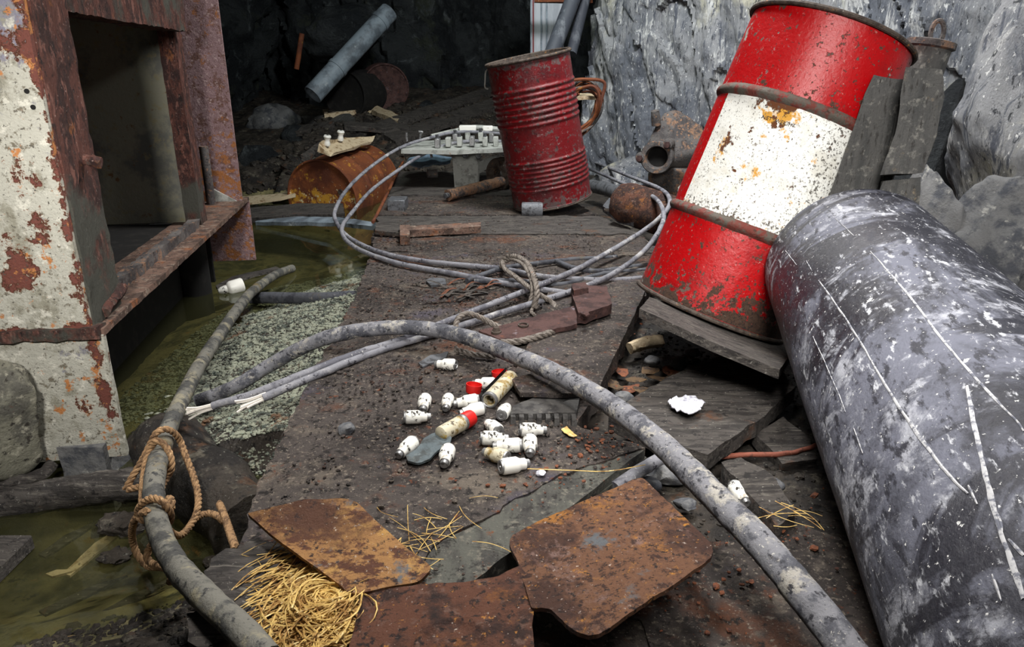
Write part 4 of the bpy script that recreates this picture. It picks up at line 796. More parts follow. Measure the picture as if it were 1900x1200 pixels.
t = thing('rubber_block', 'muddy rubber block with a row of teeth at the end of the thin sheet', 'rubber block', P(1005, 765, 0))
part('block_top', slab(px([(948, 768), (952, 752), (1000, 735), (1076, 735), (1070, 766), (1010, 766)], .016), .016, .008, rgh(.003, 50, 4)), m_rubber, t)
for i in range(8):
    c = P(952 + i * 16.2, 780 + i * .6, .007); part('tooth', rough_prism([c + np.array(k_) for k_ in ((-.0055, -.004, -.007), (.0055, -.004, -.007), (.0045, .0, .008), (-.0045, .0, .008))], (0, .022, 0), .0012, 2, 60, i), m_rubber, t)
part('shelf', slab(px([(948, 700), (1000, 690), (1058, 702), (1112, 724), (1040, 730), (965, 728)], .030), .010, .010, rgh(.002, 50, 8)), m_deck, t)
solo('flat_scrap', slab(px([(776, 672), (800, 658), (832, 652), (828, 662), (806, 672), (784, 680)], .004), .004, .006, rgh(.002, 40, 2)), m_metaldark, 'flat dark scrap of sheet beside the fuse under the cable', 'scrap')
solo('slate_chip', slab(px([(790, 520), (800, 514), (826, 517), (828, 526), (800, 530)], .008), .006, .006, rgh(.002, 40, 3)), m_metaldark, 'flat blue-grey slate chip lying left of the dark cable end', 'stone')
solo('deck_stone', (lambda vf: (vf[0] + P(640, 795, .008), vf[1]))(blob((.018, .016, .012), 4)), m_stone, 'dark angular stone on the deck left of the fuses', 'stone')
solo('clear_stone', (lambda vf: (vf[0] + P(1003, 877, .005), vf[1]))(blob((.009, .008, .007), 6)), m_foil, 'tiny pale clear stone beside the large clean fuse', 'stone')
# rusty wire shreds near the slate chip
fr = thing('rusty_shreds', 'tangle of rusty peeled shreds lying on the deck below the slate chip', 'shreds', P(870, 540, 0))
for i in range(16):
    c = P(870 + RNG.normal(0, 26), 541 + RNG.normal(0, 8), .006); a = RNG.uniform(-.5, 1.2); l_ = RNG.uniform(.03, .075)
    d = np.array([math.cos(a), math.sin(a), 0]); n_ = np.array([-d[1], d[0], 0]); k_ = RNG.uniform(-.02, .02); w_ = RNG.uniform(.003, .007)
    p = spline([c - d * l_, c + n_ * k_ + np.array([0, 0, RNG.uniform(.004, .018)]), c + d * l_], 6); m_ = len(p)
    part('shred', (np.vstack([p - n_ * w_, p + n_ * w_, p + np.array([0, 0, -.0015])]), [(i_, i_ + 1, m_ + i_ + 1, m_ + i_) for i_ in range(m_ - 1)] + [(i_, 2 * m_ + i_, 2 * m_ + i_ + 1, i_ + 1) for i_ in range(m_ - 1)] + [(m_ + i_, m_ + i_ + 1, 2 * m_ + i_ + 1, 2 * m_ + i_) for i_ in range(m_ - 1)]), m_wood if i % 3 else m_chip, fr)

# rusty bracket
br = thing('rusty_bracket', 'dark rusty iron bar with bolt and broken end lying beside the wire rope', 'bracket', P(1010, 590, 0))
part('bar', slab(px([(889, 612, .018), (938, 634, .018), (1070, 600, .030), (1072, 584, .034), (1065, 566, .036), (936, 602, .026)]), .012, .008, rgh(.003, 50, 3), edge_noise=.003), m_darkrust, br)
part('head', rough_prism(px([(1060, 560, .02), (1072, 600, .02), (1086, 600, .02), (1135, 582, .02), (1124, 548, .02), (1090, 545, .02)]), (0, 0, .028), .004, 5, 40, 4), m_darkrust, br)
part('lug', rough_prism(px([(1060, 549, .03), (1086, 545, .03), (1092, 556, .03), (1064, 562, .03)]), (0, .008, .034), .003, 4, 50, 5), m_darkrust, br)
part('washer', lathe([(.010, .0), (.014, .0), (.014, .004), (.010, .004), (.010, 0)], 20), m_rim, br, world=False).matrix_local = br.matrix_basis.inverted() @ T(P(971, 604, .026))
part('bolt', lathe([(1e-5, .014), (.007, .013), (.010, .004), (.013, .003), (.013, -.002)], 16), m_rim, br, world=False).matrix_local = br.matrix_basis.inverted() @ T(P(921, 616, .022))
part('nut', blob((.012, .012, .009), 8, sub=2)[0:2] and (blob((.012, .012, .009), 8, sub=2)[0] + P(1086, 584, .05), blob((.012, .012, .009), 8, sub=2)[1]), m_darkrust, br)

# ================================================================== RUSTY BLADED PLATE (foreground)
fan = thing('bladed_plate', 'thick rusty iron plate with two broad blades joined at a hub', 'iron plate', P(840, 1120, .0))
hub = [(668, 1098, .022), (720, 1090, .024), (775, 1082, .026), (868, 1080, .028), (925, 1070, .030), (965, 1050, .034), (990, 1075, .034), (1000, 1110, .034), (990, 1130, .034), (986, 1160, .03), (992, 1230, .026), (640, 1230, .020), (656, 1165, .020)]
hc = P(840, 1190, .03)
part('hub', slab(px(hub), .007, .006, lambda xy: .004 * fbm(np.column_stack([xy, 0 * xy[:, 0]]), 30, 4, 6) + .005 * np.exp(-((np.hypot(xy[:, 0] - hc[0], xy[:, 1] - hc[1]) - .040) / .006) ** 2), edge_noise=.003), m_rusthub, fan, label='dark crusted hub plate')
wr_ = rounded(px([(938, 1000, .036), (1004, 962, .040), (1190, 884, .052), (1336, 1024, .062), (1090, 1192, .052), (1020, 1128, .042), (986, 1130, .036), (966, 1060, .034), (962, 1040, .034)]), [.03, .02, .012, .03, .045, .02, .004, .004, .012])
part('blade', slab(wr_, .006, .0065, lambda xy: .0035 * fbm(np.column_stack([xy, 0 * xy[:, 0]]), 26, 4, 16) + .0015 * fbm(np.column_stack([xy, 0 * xy[:, 0]]), 120, 3, 3)), m_rustplate, fan, label='broad flat right blade')
wl_ = rounded(px([(458, 950, .040), (510, 940, .052), (560, 924, .060), (655, 922, .060), (700, 968, .048), (760, 1022, .034), (806, 1052, .028), (776, 1082, .026), (720, 1090, .024), (650, 1104, .026), (628, 1082, .032), (560, 1030, .038), (500, 990, .038)]), [.006, .01, .02, .018, .02, .03, .025, .01, .004, .02, .02, .02, .02])
ca, cb = P(505, 940, .03), P(700, 1085, .03)
part('blade', slab(wl_, .005, .0065, lambda xy: .003 * fbm(np.column_stack([xy, 0 * xy[:, 0]]), 26, 4, 26) - .006 * np.exp(-((xy[:, 0] - P(600, 1000, .03)[0]) ** 2 + (xy[:, 1] - P(600, 1000, .03)[1]) ** 2) / .05 ** 2)), m_rustlit, fan, label='curved left blade, its ochre rust lightened to look lit')

# straw
def straws(name, n, cfun, zf, lmin, lmax, label, seed, ang=None, rad=.0009, curl=.09):
    rg = np.random.default_rng(seed); g = G()
    for i in range(n):
        x, y, zb = cfun(rg); a = rg.uniform(0, 6.28) if ang is None else rg.normal(*ang); l_ = rg.uniform(lmin, lmax); d = np.array([math.cos(a), math.sin(a), rg.normal(0, .12)]); nn = np.array([-d[1], d[0], 0])
        c = np.array([x, y, zb]); k = rg.normal(0, curl) * l_
        p = np.array([c - d * l_ / 2, c - d * l_ / 6 + nn * k * .8 + [0, 0, abs(k) * .3], c + d * l_ / 6 + nn * k * .8 + [0, 0, abs(k) * .3], c + d * l_ / 2]); p[:, 2] = np.maximum(p[:, 2], zb * .2 + .001)
        g.add(sweep(spline(p, 3), rg.uniform(.6, 1.1) * rad, 4, cap=False))
    return solo(name, g.get(), m_straw, label, 'straw', kind='stuff')
hc_ = P(585, 1135, .0)
def heap(rg):
    r = abs(rg.normal(0, .6)); a = rg.uniform(0, 6.28); q_ = P(612, 1140, 0) + np.array([.042 * r * math.cos(a), .10 * r * math.sin(a), 0]); return q_[0], q_[1], .002 + .022 * max(0, 1 - r) * rg.uniform(.1, 1)
straws('straw_heap', 950, heap, None, .04, .11, 'heap of dry yellow straw under the left blade of the rusty plate', 5, ang=(.7, .9), curl=.20, rad=.00115)
def fringe(rg): return P(rg.normal(535, 34), rg.normal(1105, 45), .002 + .006 * rg.random())
straws('straw_heap', 170, fringe, None, .04, .10, 'thin fringe of straw spreading left of the straw heap', 15, ang=(.75, .35), curl=.12, rad=.001)
def sparse(rg):
    k = rg.choice([0, 0, 1, 1, 1, 2, 3, 4])
    q_ = (P(rg.normal(760, 40), rg.normal(1000, 26), .003), P(rg.normal(530, 50), rg.normal(1080, 40), .003), P(rg.normal(850, 40), rg.normal(950, 40), .003), P(rg.normal(1472, 18), rg.normal(990, 12), -.040), P(rg.normal(800, 90), rg.normal(980, 40), .003))[k]; return q_
straws('loose_straw', 64, sparse, None, .03, .09, 'single straws scattered on the deck around the rusty plate', 6, rad=.0007)
straws('loose_straw', 1, lambda rg: P(1090, 872, .006), None, .20, .21, 'one long pale straw reaching right from the clear stone', 8, ang=(.25, .01), rad=.0009)

# ================================================================== FLOODED TRENCH, LEFT
def at_(vf, c): return vf[0] + np.asarray(c), vf[1]
la, lb_ = P(300, 815, -.14), P(470, 985, -.17); ld = lb_ - la; LM = align(ld, la); ll = np.linalg.norm(ld)
prof = [(1e-5, 0), (.045, .0), (.068, .006), (.072, .02)] + [(.073 + .006 * math.sin(z * 30), z) for z in np.linspace(.03, ll, 22)] + [(1e-5, ll + .01)]
v, f = lathe(prof, 30); v = v + .010 * np.stack([fbm(v, 22, 4, 50 + k) for k in range(3)], 1)
lg = solo('sunken_log', (v @ np.array(LM)[:3, :3].T + np.array(LM)[:3, 3], f), m_mud, 'mud-caked log lying on the bank under the muddy hose', 'log', sharp=70)
tp = [P(-60, 955, -.20), P(60, 925, -.185), P(160, 908, -.17), P(285, 893, -.16)]
v, f = sweep(spline(tp, 14), .033, 14, wob=.006, seed=2); tm = solo('floating_pole', (v, f), m_wood, 'weathered round pole floating in the pool below the machine frame', 'pole', sharp=60)
m_crust = MAT('pale_crusted_rock', (140, 138, 122), [((98, 96, 88), 12, .46, .6, dict(det=10)), ((178, 174, 156), 40, .54, .66, dict(det=9)), ((112, 66, 50), 14, .62, .68), ((60, 56, 50), 60, .57, .64)], rough=.85, bumps=[(24, 10, .012), (120, 8, .004)])
v, f = blob((.10, .085, .14), 12, .22, 4, 1.8); solo('pale_boulder', (v + P(-6, 770, -.02), f), m_crust, 'pale crusted rock leaning on the skirt plate of the machine frame', 'rock', sharp=50)
v, f = sweep(spline(pts([(-20, 905, -.17), (40, 893, -.16), (80, 878, -.15), (97, 860, -.14)]), 10), .014, 10, wob=.004, seed=5); solo('bent_stick', (v, f), m_wood, 'dark bent stick in the water below the pale rock', 'stick')
v, f = box(.10, .09, .16, .006, 5, .008, 3, 14); solo('footing_block', (v + P(182, 870, -.20), f), m_stone, 'pale footing block in the water under the skirt plate', 'block', sharp=40)
v, f = box(.06, .12, .03, .003); solo('plank_end', (v + P(-6, 1042, -.185), f), m_wood, 'corner of a grey plank floating at the edge of the pool', 'plank')
for i, (x, y, l_, a) in enumerate(((135, 995, .13, 1.2), (190, 1010, .18, 1.35), (250, 1110, .16, .9), (120, 1060, .05, .4), (160, 1100, .14, .8))):
    c = P(x, y, -.24); d = np.array([math.cos(a), math.sin(a), 0]) * l_ / 2
    solo('sunken_splinter', slab(np.array([c - d + [-.010, .004, 0], c + [-.014, 0, .004], c + d, c + [.014, -.004, .004], c - d + [.008, -.004, 0]]), .005, .012, edge_noise=.004), m_bark if i % 2 else m_wood,
         ('pale sunken wood splinter standing out in the middle of the pool', 'long sunken splinter beside the hose in the pool', 'sunken dark splinter nearest the bottom mud bank', 'tiny sunken wood chip in the left part of the pool', 'sunken splinter lying aslant below the tiny chip')[i], 'splinter', 'sunken splinters')
# mud tufts
for i, (x, y, r_) in enumerate(((228, 975, .045), (212, 1032, .03), (402, 1046, .026))):
    v, f = blob((r_, r_ * .8, r_ * .5), 30 + i, .45, 4, 3); solo('mud_lump', (v + P(x, y, -.195), f), m_mud, ('shaggy dark mud lump beside the rope knot', 'small wet mud lump in the pool below the knot', 'dark mud lump against the torn board end by the rope')[i], 'mud lump', sharp=50)
t = thing('white_bottle', 'broken white plastic bottle floating beside the hose near the machine frame', 'bottle', P(432, 533, WATER))
a_, b_ = P(452, 527, -.175), P(404, 541, -.19); BM_ = align(b_ - a_, a_); Lb = np.linalg.norm(b_ - a_)
lpart('body', [(1e-5, 0), (.024, .001), (.028, .006), (.028, Lb * .5), (.024, Lb * .58), (.016, Lb * .64)], m_porcclean, t, BM_)
lpart('neck', [(.016, Lb * .64), (.0165, Lb * .7), (.015, Lb * .84), (.009, Lb * .98), (1e-5, Lb)], m_porc, t, BM_)
# rusty barrel
rB = np.array([-1.20, 4.60, -.15]); rA = np.array([math.cos(1.233), math.sin(1.233), .0718]); rA /= np.linalg.norm(rA); rR, rL = .249, .56; RM = align(rA, rB, .6)
t = thing('rusty_barrel', 'orange rusty steel barrel lying half sunk in the flooded trench', 'barrel', rB)
prof = [(rR + (.010 if min(abs(z - .19), abs(z - .38)) < .012 else 0), z) for z in np.linspace(.0, rL, 57)]
v, f = lathe(prof, 64); part('body', (v, f), m_rustorange, t, world=False, sharp=60, attrs={'scale': .1 + 0 * v[:, 0]}).matrix_local = t.matrix_basis.inverted() @ RM
lv = lathe([(1e-5, .014), (rR * .45, .013), (rR * .8, .012), (rR - .012, .012), (rR - .004, .0)], 64); WZ = (lv[0] @ np.array(RM)[:3, :3].T + np.array(RM)[:3, 3])[:, 2]
part('end_lid', lv, m_rustorange, t, world=False, attrs={'scale': .62 * np.exp(-((WZ + .13) / .06) ** 2)}).matrix_local = t.matrix_basis.inverted() @ RM
lpart('end_rim', bead(rR, .0, 10, .007), m_rustorange, t, RM, 64); lpart('end_rim', bead(rR, rL, 10, .007), m_rustorange, t, RM, 64)
lpart('far_lid', [(1e-5, rL - .01), (rR, rL - .01)], m_rustorange, t, RM, 48)
lpart('bung', [(1e-5, .006), (.018, .006), (.02, .013)], m_rim, t, RM @ T((-.08, .12, 0)), 16)
def plank(name, poly, th, mat, label, group=None, seed=0, st=.03):
    return solo(name, slab(pts(poly), th, st, rgh(.006, 10, seed), edge_noise=.006, seed=seed), mat, label, 'plank', group)
plank('floating_plank', [(462, 386, -.15), (560, 376, -.12), (636, 378, -.10), (640, 396, -.10), (560, 398, -.13), (466, 404, -.16)], .03, m_wood, 'dark plank floating against the rusty barrel')
plank('floating_plank', [(470, 402, -.17), (620, 402, -.12), (698, 412, -.07), (700, 420, -.07), (610, 412, -.13), (474, 412, -.18)], .02, m_duct, 'narrow blue-grey plank in front of the floating dark one')
plank('floating_plank', [(440, 366, -.16), (520, 358, -.14), (545, 352, -.12), (548, 360, -.12), (520, 366, -.14), (444, 376, -.17)], .02, m_bark, 'pale thin stick left of the rusty barrel at the waterline')
plank('floating_plank', [(400, 530, -.195), (430, 512, -.19), (510, 494, -.19), (520, 498, -.19), (440, 520, -.19), (404, 538, -.195)], .01, m_wood, 'thin half-sunk lath behind the white bottle')
# spool insulators on a wooden arm
t = thing('wooden_arm', 'split wooden arm lying on top of the rusty barrel', 'wooden arm', PY(630, 270, 4.62))
part('beam', rough_prism([PY(588, 281, 4.5), PY(592, 268, 4.5), PY(640, 262, 4.85), PY(690, 258, 5.0), PY(684, 268, 4.95), PY(612, 291, 4.5)], (.02, .04, .02), .010, 4, 14, 3), m_bark, t)
for lab, x, y, Yy in (('white spool insulator at the left end of the wooden arm', 607, 261, 4.56), ('white spool insulator further back on the wooden arm', 632, 252, 4.74)):
    t = thing('spool_insulator', lab, 'insulator', PY(x, y + 10, Yy), 'white spool insulators')
    lpart('spool', [(1e-5, -.03), (.018, -.03), (.021, -.02), (.017, -.005), (.015, .004), (.020, .016), (.024, .024), (.020, .033), (.008, .034), (1e-5, .030)], m_porcclean, t, T(PY(x, y, Yy), (.1, .15, 0)), 20)
    lpart('pin', [(1e-5, .036), (.006, .036), (.006, -.05)], m_metal, t, T(PY(x, y, Yy), (.1, .15, 0)), 10)

# ================================================================== STEEL RACK BEHIND THE BARREL
tz = .235
tr = thing('steel_rack', 'low pale steel rack with clamps and hanging bolts carrying the thin cables', 'rack', PY(850, 345, 4.2))
part('top_plate', slab(px([(744, 272), (790, 268), (860, 263), (942, 262), (942, 272), (860, 277), (748, 277)], tz)[:0] if False else np.array([PY(744, 277, 4.0), PY(845, 279, 3.98), PY(945, 274, 4.0), PY(950, 262, 4.5), PY(850, 258, 4.55), PY(770, 262, 4.5)]), .022, .03, rgh(.002, 20, 3)), m_tray, tr)
part('leg_panel', prism([PY(838, 278, 4.14), PY(888, 278, 4.14), PY(886, 338, 4.14), PY(843, 350, 4.14)], (.01, .015, 0), .002), m_tray, tr)
part('leg_panel', prism([PY(888, 300, 4.14), PY(925, 285, 4.25), PY(925, 298, 4.25), PY(888, 322, 4.14)], (.01, .015, 0), .002), m_tray, tr)
for x, y0, y1 in ((754, 246, 262), (838, 278, 291), (863, 279, 290), (886, 279, 292), (914, 277, 286), (800, 280, 292)):
    Yy = 4.06 if y0 > 270 else 4.2; part('hanging_bolt', tube([PY(x, y0, Yy), PY(x, (y0 + y1) / 2, Yy), PY(x + 1, y1, Yy)], .007, 8, 3), m_metal, tr)
for x, y in ((863, 288), (888, 290)):
    part('bolt_nut', lathe([(1e-5, -.012), (.016, -.012), (.018, 0), (.016, .012), (1e-5, .012)], 6), m_metaldark, tr, world=False).matrix_local = tr.matrix_basis.inverted() @ T(PY(x, y, 4.05), (1.2, 0, 0))
part('hook', tube([PY(779, 262, 4.2), PY(780, 250, 4.2), PY(784, 245, 4.2), PY(777, 244, 4.2)], .006, 8, 4), m_metal, tr)
for i, (x, y, Yy) in enumerate(((812, 259, 4.1), (832, 257, 4.1), (853, 256, 4.12), (876, 255, 4.12), (900, 256, 4.14), (920, 256, 4.14), (845, 250, 4.3), (868, 247, 4.35), (892, 247, 4.35), (912, 249, 4.35))):
    c = PY(x, y + 6, Yy); v, f = box(.028, .075, .05, .003); part('clamp', (v + c, f), m_tray if i % 3 else m_metal, tr)
    if i % 2 == 0: part('clamp_bolt', lathe([(1e-5, .016), (.009, .014), (.009, -.02)], 8), m_metaldark, tr, world=False).matrix_local = tr.matrix_basis.inverted() @ T(c + np.array([0, -.02, .032]))
part('cover_strip', tube([PY(845, 243, 4.45), PY(880, 236, 4.45), (PY(930, 240, 4.45))], .014, 8, 6), m_tray, tr)
part('cover_strip', tube([PY(800, 252, 4.35), PY(850, 241, 4.45), (PY(905, 238, 4.5))], .010, 8, 6), m_tray, tr)
v, f = box(.10, .05, .035, .004); part('cap_block', (v + PY(868, 238, 4.42), f), m_porcclean, tr); v, f = box(.06, .05, .03, .004); part('cap_block', (v + PY(905, 238, 4.42), f), m_porcclean, tr)
solo('blue_plastic', slab(np.array([PY(752, 303, 4.5), PY(790, 312, 4.3), PY(835, 300, 4.5), PY(838, 290, 4.7), PY(790, 285, 4.7), PY(762, 290, 4.65)]), .006, .03, rgh(.03, 12, 4)), m_bluecloth, 'faded blue plastic scrap under the steel rack', 'plastic scrap')
ax_ = thing('rusty_axle', 'scaly rusty axle rod with a small wheel lying behind the small red barrel', 'axle', P(880, 352, 0))
a_, b_ = P(832, 362, .03), P(945, 333, .05)
v, f = sweep(spline([a_, a_ * .6 + b_ * .4, b_], 12), .028, 16, wob=.006, seed=3); part('rod', (v, f), m_castrust, ax_, attrs={'rust': .5 + 0 * v[:, 0]})
part('rod_tip', tube([a_ * 1.05 - b_ * .05, a_ * 1.0], .014, 10, 2), m_metaldark, ax_)
part('wheel', lathe([(.03, -.03), (.085, -.03), (.09, -.02), (.08, -.01), (.08, .01), (.09, .02), (.085, .03), (.03, .03), (.03, -.03)], 36), m_rim, ax_, world=False).matrix_local = ax_.matrix_basis.inverted() @ align(b_ - a_, P(930, 322, .085))
for i in range(6):
    c = P(925 + i * 3.5, 342 + (i % 3) * 3, .01); part('rust_flake', rough_prism([c + np.array(k_) for k_ in ((-.03, 0, 0), (.02, .01, 0), (.03, .03, 0), (-.02, .02, 0))], (0, 0, .02), .006, 2, 30, i), m_castrust, ax_, attrs={})
bt = thing('long_bolt', 'long square rusty bolt with a block head lying across the deck', 'bolt', P(820, 424, .015))
c0, c1 = P(745, 424, .02), P(892, 418, .02)
v, f = rough_prism([P(752, 419, .032), P(892, 412, .032), P(892, 420, .03), P(752, 428, .03)], (0, .0, -.026), .0015, 5, 40, 2); part('shank', (v, f), m_ledge, bt, attrs={'rust': .1 + 0 * v[:, 0]})
v, f = rough_prism([P(742, 417, .042), P(760, 417, .042), P(760, 437, .036), P(742, 437, .036)], (0, 0, -.036), .002, 3, 40, 3); part('head', (v, f), m_ledge, bt, attrs={'rust': .3 + 0 * v[:, 0]})
b2 = solo('rusty_rod', tube([P(756, 433, .012), P(820, 429, .012), P(892, 426, .012)], .0095, 10, 8, wob=.002), m_ledge, 'thin rusty rod lying alongside the long square bolt', 'rod')
solo('grey_lath', slab(px([(698, 412), (744, 418), (748, 432), (696, 428)], .02), .016, .014, rgh(.003, 30, 2)), m_wood, 'short grey lath end on the deck left of the long bolt', 'lath')
solo('dark_block', (lambda vf: (vf[0] + P(738, 378, .02), vf[1]))(box(.085, .12, .055, .004)), m_metaldark, 'dark square block on the left edge of the deck behind the long bolt', 'block')
solo('spool_nut', at_((lambda vf: (vf[0] @ np.array(T((0, 0, 0), (0, 1.57, .3)))[:3, :3].T, vf[1]))(lathe([(.008, -.03), (.026, -.03), (.026, .03), (.008, .03), (.008, -.03)], 20)), P(802, 322, .028)), m_castrust, 'small rusty bushing lying under the steel rack', 'bushing')

# ================================================================== RIGHT: CAST PARTS, COIL, ROCKS
cp_ = P(1215, 405, .085); cd = np.array([.55, -.62, -.10]); cd /= np.linalg.norm(cd); CM = align(cd, P(1150, 372, .10))
t = thing('rusty_cylinder', 'dark rusty cylinder with a flange lying between the looped cables', 'cylinder', P(1180, 410, 0))
v, f = lathe([(1e-5, -.005), (.05, -.004), (.075, .006), (.085, .03), (.088, .06), (.088, .26), (.08, .29), (1e-5, .30)], 36); part('body', (v + .004 * np.stack([fbm(v, 30, 4, k) for k in range(3)], 1), f), m_rusthub, t, world=False, sharp=60).matrix_local = t.matrix_basis.inverted() @ CM
part('flange', rough_prism(px([(1118, 392, .01), (1130, 376, .02), (1152, 384, .02), (1176, 420, .02), (1150, 415, .01)]), (0, 0, .025), .003, 4, 30, 2), m_metaldark, t)
lpart('flange_hole', [(.010, 0), (.016, 0), (.016, .008), (.010, .008), (.010, 0)], m_rim, t, T(P(1127, 391, .036)), 14)
lpart('ear', [(.010, 0), (.024, 0), (.024, .014), (.010, .014), (.010, 0)], m_castrust, t, T(P(1206, 378, .11), (.8, .6, 0)), 16)
pm = thing('pump_housing', 'rounded rusty cast-iron pump housing with a round opening, sitting against the rock', 'pump housing', PY(1250, 345, 4.15))
pc = PY(1252, 262, 4.15)
v, f = blob((.165, .15, .165), 61, .05, 4, 1.2); v = np.sign(v) * np.abs(v) ** 1.0
part('casing', (v + pc, f), m_castrust, pm, attrs={'rust': .6 * sstep(v[:, 0] + v[:, 2], -.08, .16) - .3}, sharp=60)
v, f = blob((.17, .13, .15), 62, .08, 4, 1.4); part('lower_casing', (v + PY(1258, 330, 4.15), f), m_castrust, pm, attrs={'rust': 0 * v[:, 0]}, sharp=60)
od = np.array([-.35, -.93, .0]); od /= np.linalg.norm(od); OM = align(od, PY(1222, 290, 4.06))
lpart('mouth', [(.058, -.08), (.085, -.06), (.090, .055), (.084, .066), (.062, .066), (.056, .05), (.054, -.06)], m_castrust, pm, OM, 36)
lpart('mouth_throat', [(1e-5, .01), (.058, .012)], m_black, pm, OM, 30)
for dx, dy in ((-.088, -.005), (.055, .072)):
    lpart('lug', [(1e-5, -.03), (.028, -.03), (.030, .03), (.024, .05), (1e-5, .055)], m_castrust, pm, OM @ T((dx, dy, .02)), 16); lpart('bolt', [(1e-5, .05), (.017, .055), (.017, .085), (1e-5, .088)], m_darkrust, pm, OM @ T((dx, dy, .02)), 6)
lpart('top_plug', [(1e-5, .05), (.022, .05), (.026, 0), (.026, -.03)], m_castrust, pm, T(PY(1217, 222, 4.12), (.2, -.2, 0)), 14)
co = thing('wire_coil', 'tangled coil of rusty wire hanging behind the small red barrel', 'wire coil', PY(1090, 230, 4.1))
for i in range(9):
    cx_, cy_ = 1075 + RNG.normal(0, 5), 200 + RNG.normal(0, 6); rx, ry = 36 + RNG.normal(0, 6), 46 + RNG.normal(0, 6); ph = RNG.uniform(0, 6.28)
    part('wire_turn', tube([PY(cx_ + rx * math.cos(t_) + .25 * ry * math.sin(t_), cy_ - ry * math.sin(t_), 4.15 + .07 * math.sin(t_ * 2 + ph) + .02 * i) for t_ in np.linspace(ph, ph + 6.1, 16)], .0065, 6, 4), m_rustorange if i % 3 else m_castrust, co)
for i, l in enumerate(([(1052, 150, 4.1), (1085, 147, 4.1), (1120, 152, 4.1), (1118, 178, 4.1), (1105, 215, 4.1), (1075, 240, 4.1)], [(1060, 170, 4.1), (1100, 160, 4.05), (1112, 185, 4.05), (1098, 225, 4.1), (1070, 250, 4.1)])):
    part('wire_turn', tube([PY(*q_) for q_ in l], .009, 7, 8), m_rustorange, co)
plank('rock_ledge_lath', [('Y', 1062, 174, 4.4), ('Y', 1110, 172, 4.4), ('Y', 1110, 178, 4.3), ('Y', 1062, 180, 4.3)], .02, m_bark, 'pale lath end showing behind the wire coil')
solo('grey_pipe_piece', tube([P(1098, 345, .03), P(1130, 352, .04), P(1165, 368, .04)], .035, 14, 5, wob=.003), m_metaldark, 'short grey pipe piece beside the rusty cylinder', 'pipe')
v, f = blob((.36, .45, .86), 71, .24, 6, 2.4, octv=7); v[:, 0] -= .16 * v[:, 2]; solo('right_boulder', (v + np.array([1.66, 2.22, .42]), f), m_rock, 'big jagged grey boulder at the right edge behind the black pipe', 'boulder', sharp=40)
v, f = blob((.28, .2, .42), 79, .2, 5, 2.2); solo('gap_shade_rock', (v + np.array([1.60, 2.86, .22]), f), m_rockdark, 'dark rock added to fill the shaded gap between sooty timbers and big boulder', 'rock', sharp=40)  # added rock, its dark colour stands in for shade in the gap
v, f = blob((.13, .13, .26), 72, .2, 5, 2.2); solo('rock', (v + PY(1745, 390, 1.98) * [1, 1, 0] + [0, 0, .16], f), m_stone, 'smaller dark rock wedged at the foot of the big boulder', 'rock', sharp=40)
v, f = blob((.17, .14, .24), 73, .2, 5, 2.2); solo('rock', (v + PY(1855, 445, 1.85) * [1, 1, 0] + [0, 0, .13], f), m_stone, 'rounded grey rock beside the black pipe at the right edge', 'rock', sharp=40)
v, f = blob((.22, .2, .16), 74, .25, 4, 2); solo('rock', (v + np.array([1.12, 4.0, .02]), f), m_rock, 'low grey rock under the rusty pump housing', 'rock', sharp=40)
v, f = blob((.30, .2, .12), 75, .25, 4, 2); solo('rock', (v + np.array([.78, 4.55, .02]), f), m_rock, 'low rock at the foot of the wall behind the looped cables', 'rock', sharp=40)

# ================================================================== SUNKEN STRIP, RIGHT
FO = P(1272, 750, .015)
rg = np.random.default_rng(9); m_ = 16
fpol = np.array([FO + np.array([(.030 + .010 * rg.random()) * math.cos(a) * 1.0, (.030 + .012 * rg.random()) * math.sin(a), 0]) for a in np.linspace(0, 6.28, m_, endpoint=False)])
solo('foil_scrap', slab(fpol, .002, .004, lambda xy: .007 * fbm(np.column_stack([xy, 0 * xy[:, 0]]), 90, 3, 4, ridge=True), edge_noise=.012), m_foil, 'crumpled pale foil scrap lying on the dark loose board', 'foil', sharp=12)
a_, b_ = P(1168, 646, -.035), P(1226, 632, -.03)
v, f = sweep(spline([a_, (a_ + b_) / 2 + [0, 0, .004], b_], 8), .016, 10, wob=.004, seed=4); solo('wood_stub', (v, f), m_bark, 'pale peeled wood stub lying below the drum between sheet and strip', 'wood stub')
for i, (x, y, z, r_) in enumerate(((1255, 672, -.045, .034), (1213, 668, -.045, .020), (1285, 655, -.04, .018), (1160, 735, -.05, .022), (1240, 880, -.05, .034), (1195, 900, -.05, .026), (1430, 900, -.04, .02), (1270, 935, -.05, .018))):
    v, f = blob((r_ * 1.2, r_, r_ * .6), 90 + i, .2, 3, 2); solo('stone', (v + P(x, y, z), f), m_stone, ('flat dark stone below the wooden strip', 'small pale stone left of the flat dark stone', 'small stone tucked under the wooden strip', 'bluish stone at the corner of the thin sheet', 'square dark stone beside the pale pipe stub', 'stone between the pipe stub and the plank', 'small stone right of the splintered wood chunk', 'small stone by the corner of the rusty plate')[i], 'stone', 'loose stones on the sunken floor')
wch = solo('wood_chunk', rough_prism(px([(1338, 855, -.015), (1380, 845, -.01), (1432, 880, -.005), (1478, 950, -.02), (1445, 972, -.025), (1412, 940, -.02), (1372, 900, -.015)]), (0, 0, -.04), .008, 6, 26, 5), m_wood, 'splintered wood chunk lying right of the thick cable', 'wood chunk', sharp=35)
solo('wood_chunk', rough_prism(px([(1400, 800, -.03), (1455, 775, -.02), (1500, 810, -.03), (1520, 850, -.04), (1450, 858, -.045)]), (0, 0, -.03), .008, 5, 22, 8), m_wood, 'dark split wood piece under the right end of the loose board', 'wood chunk', sharp=35)
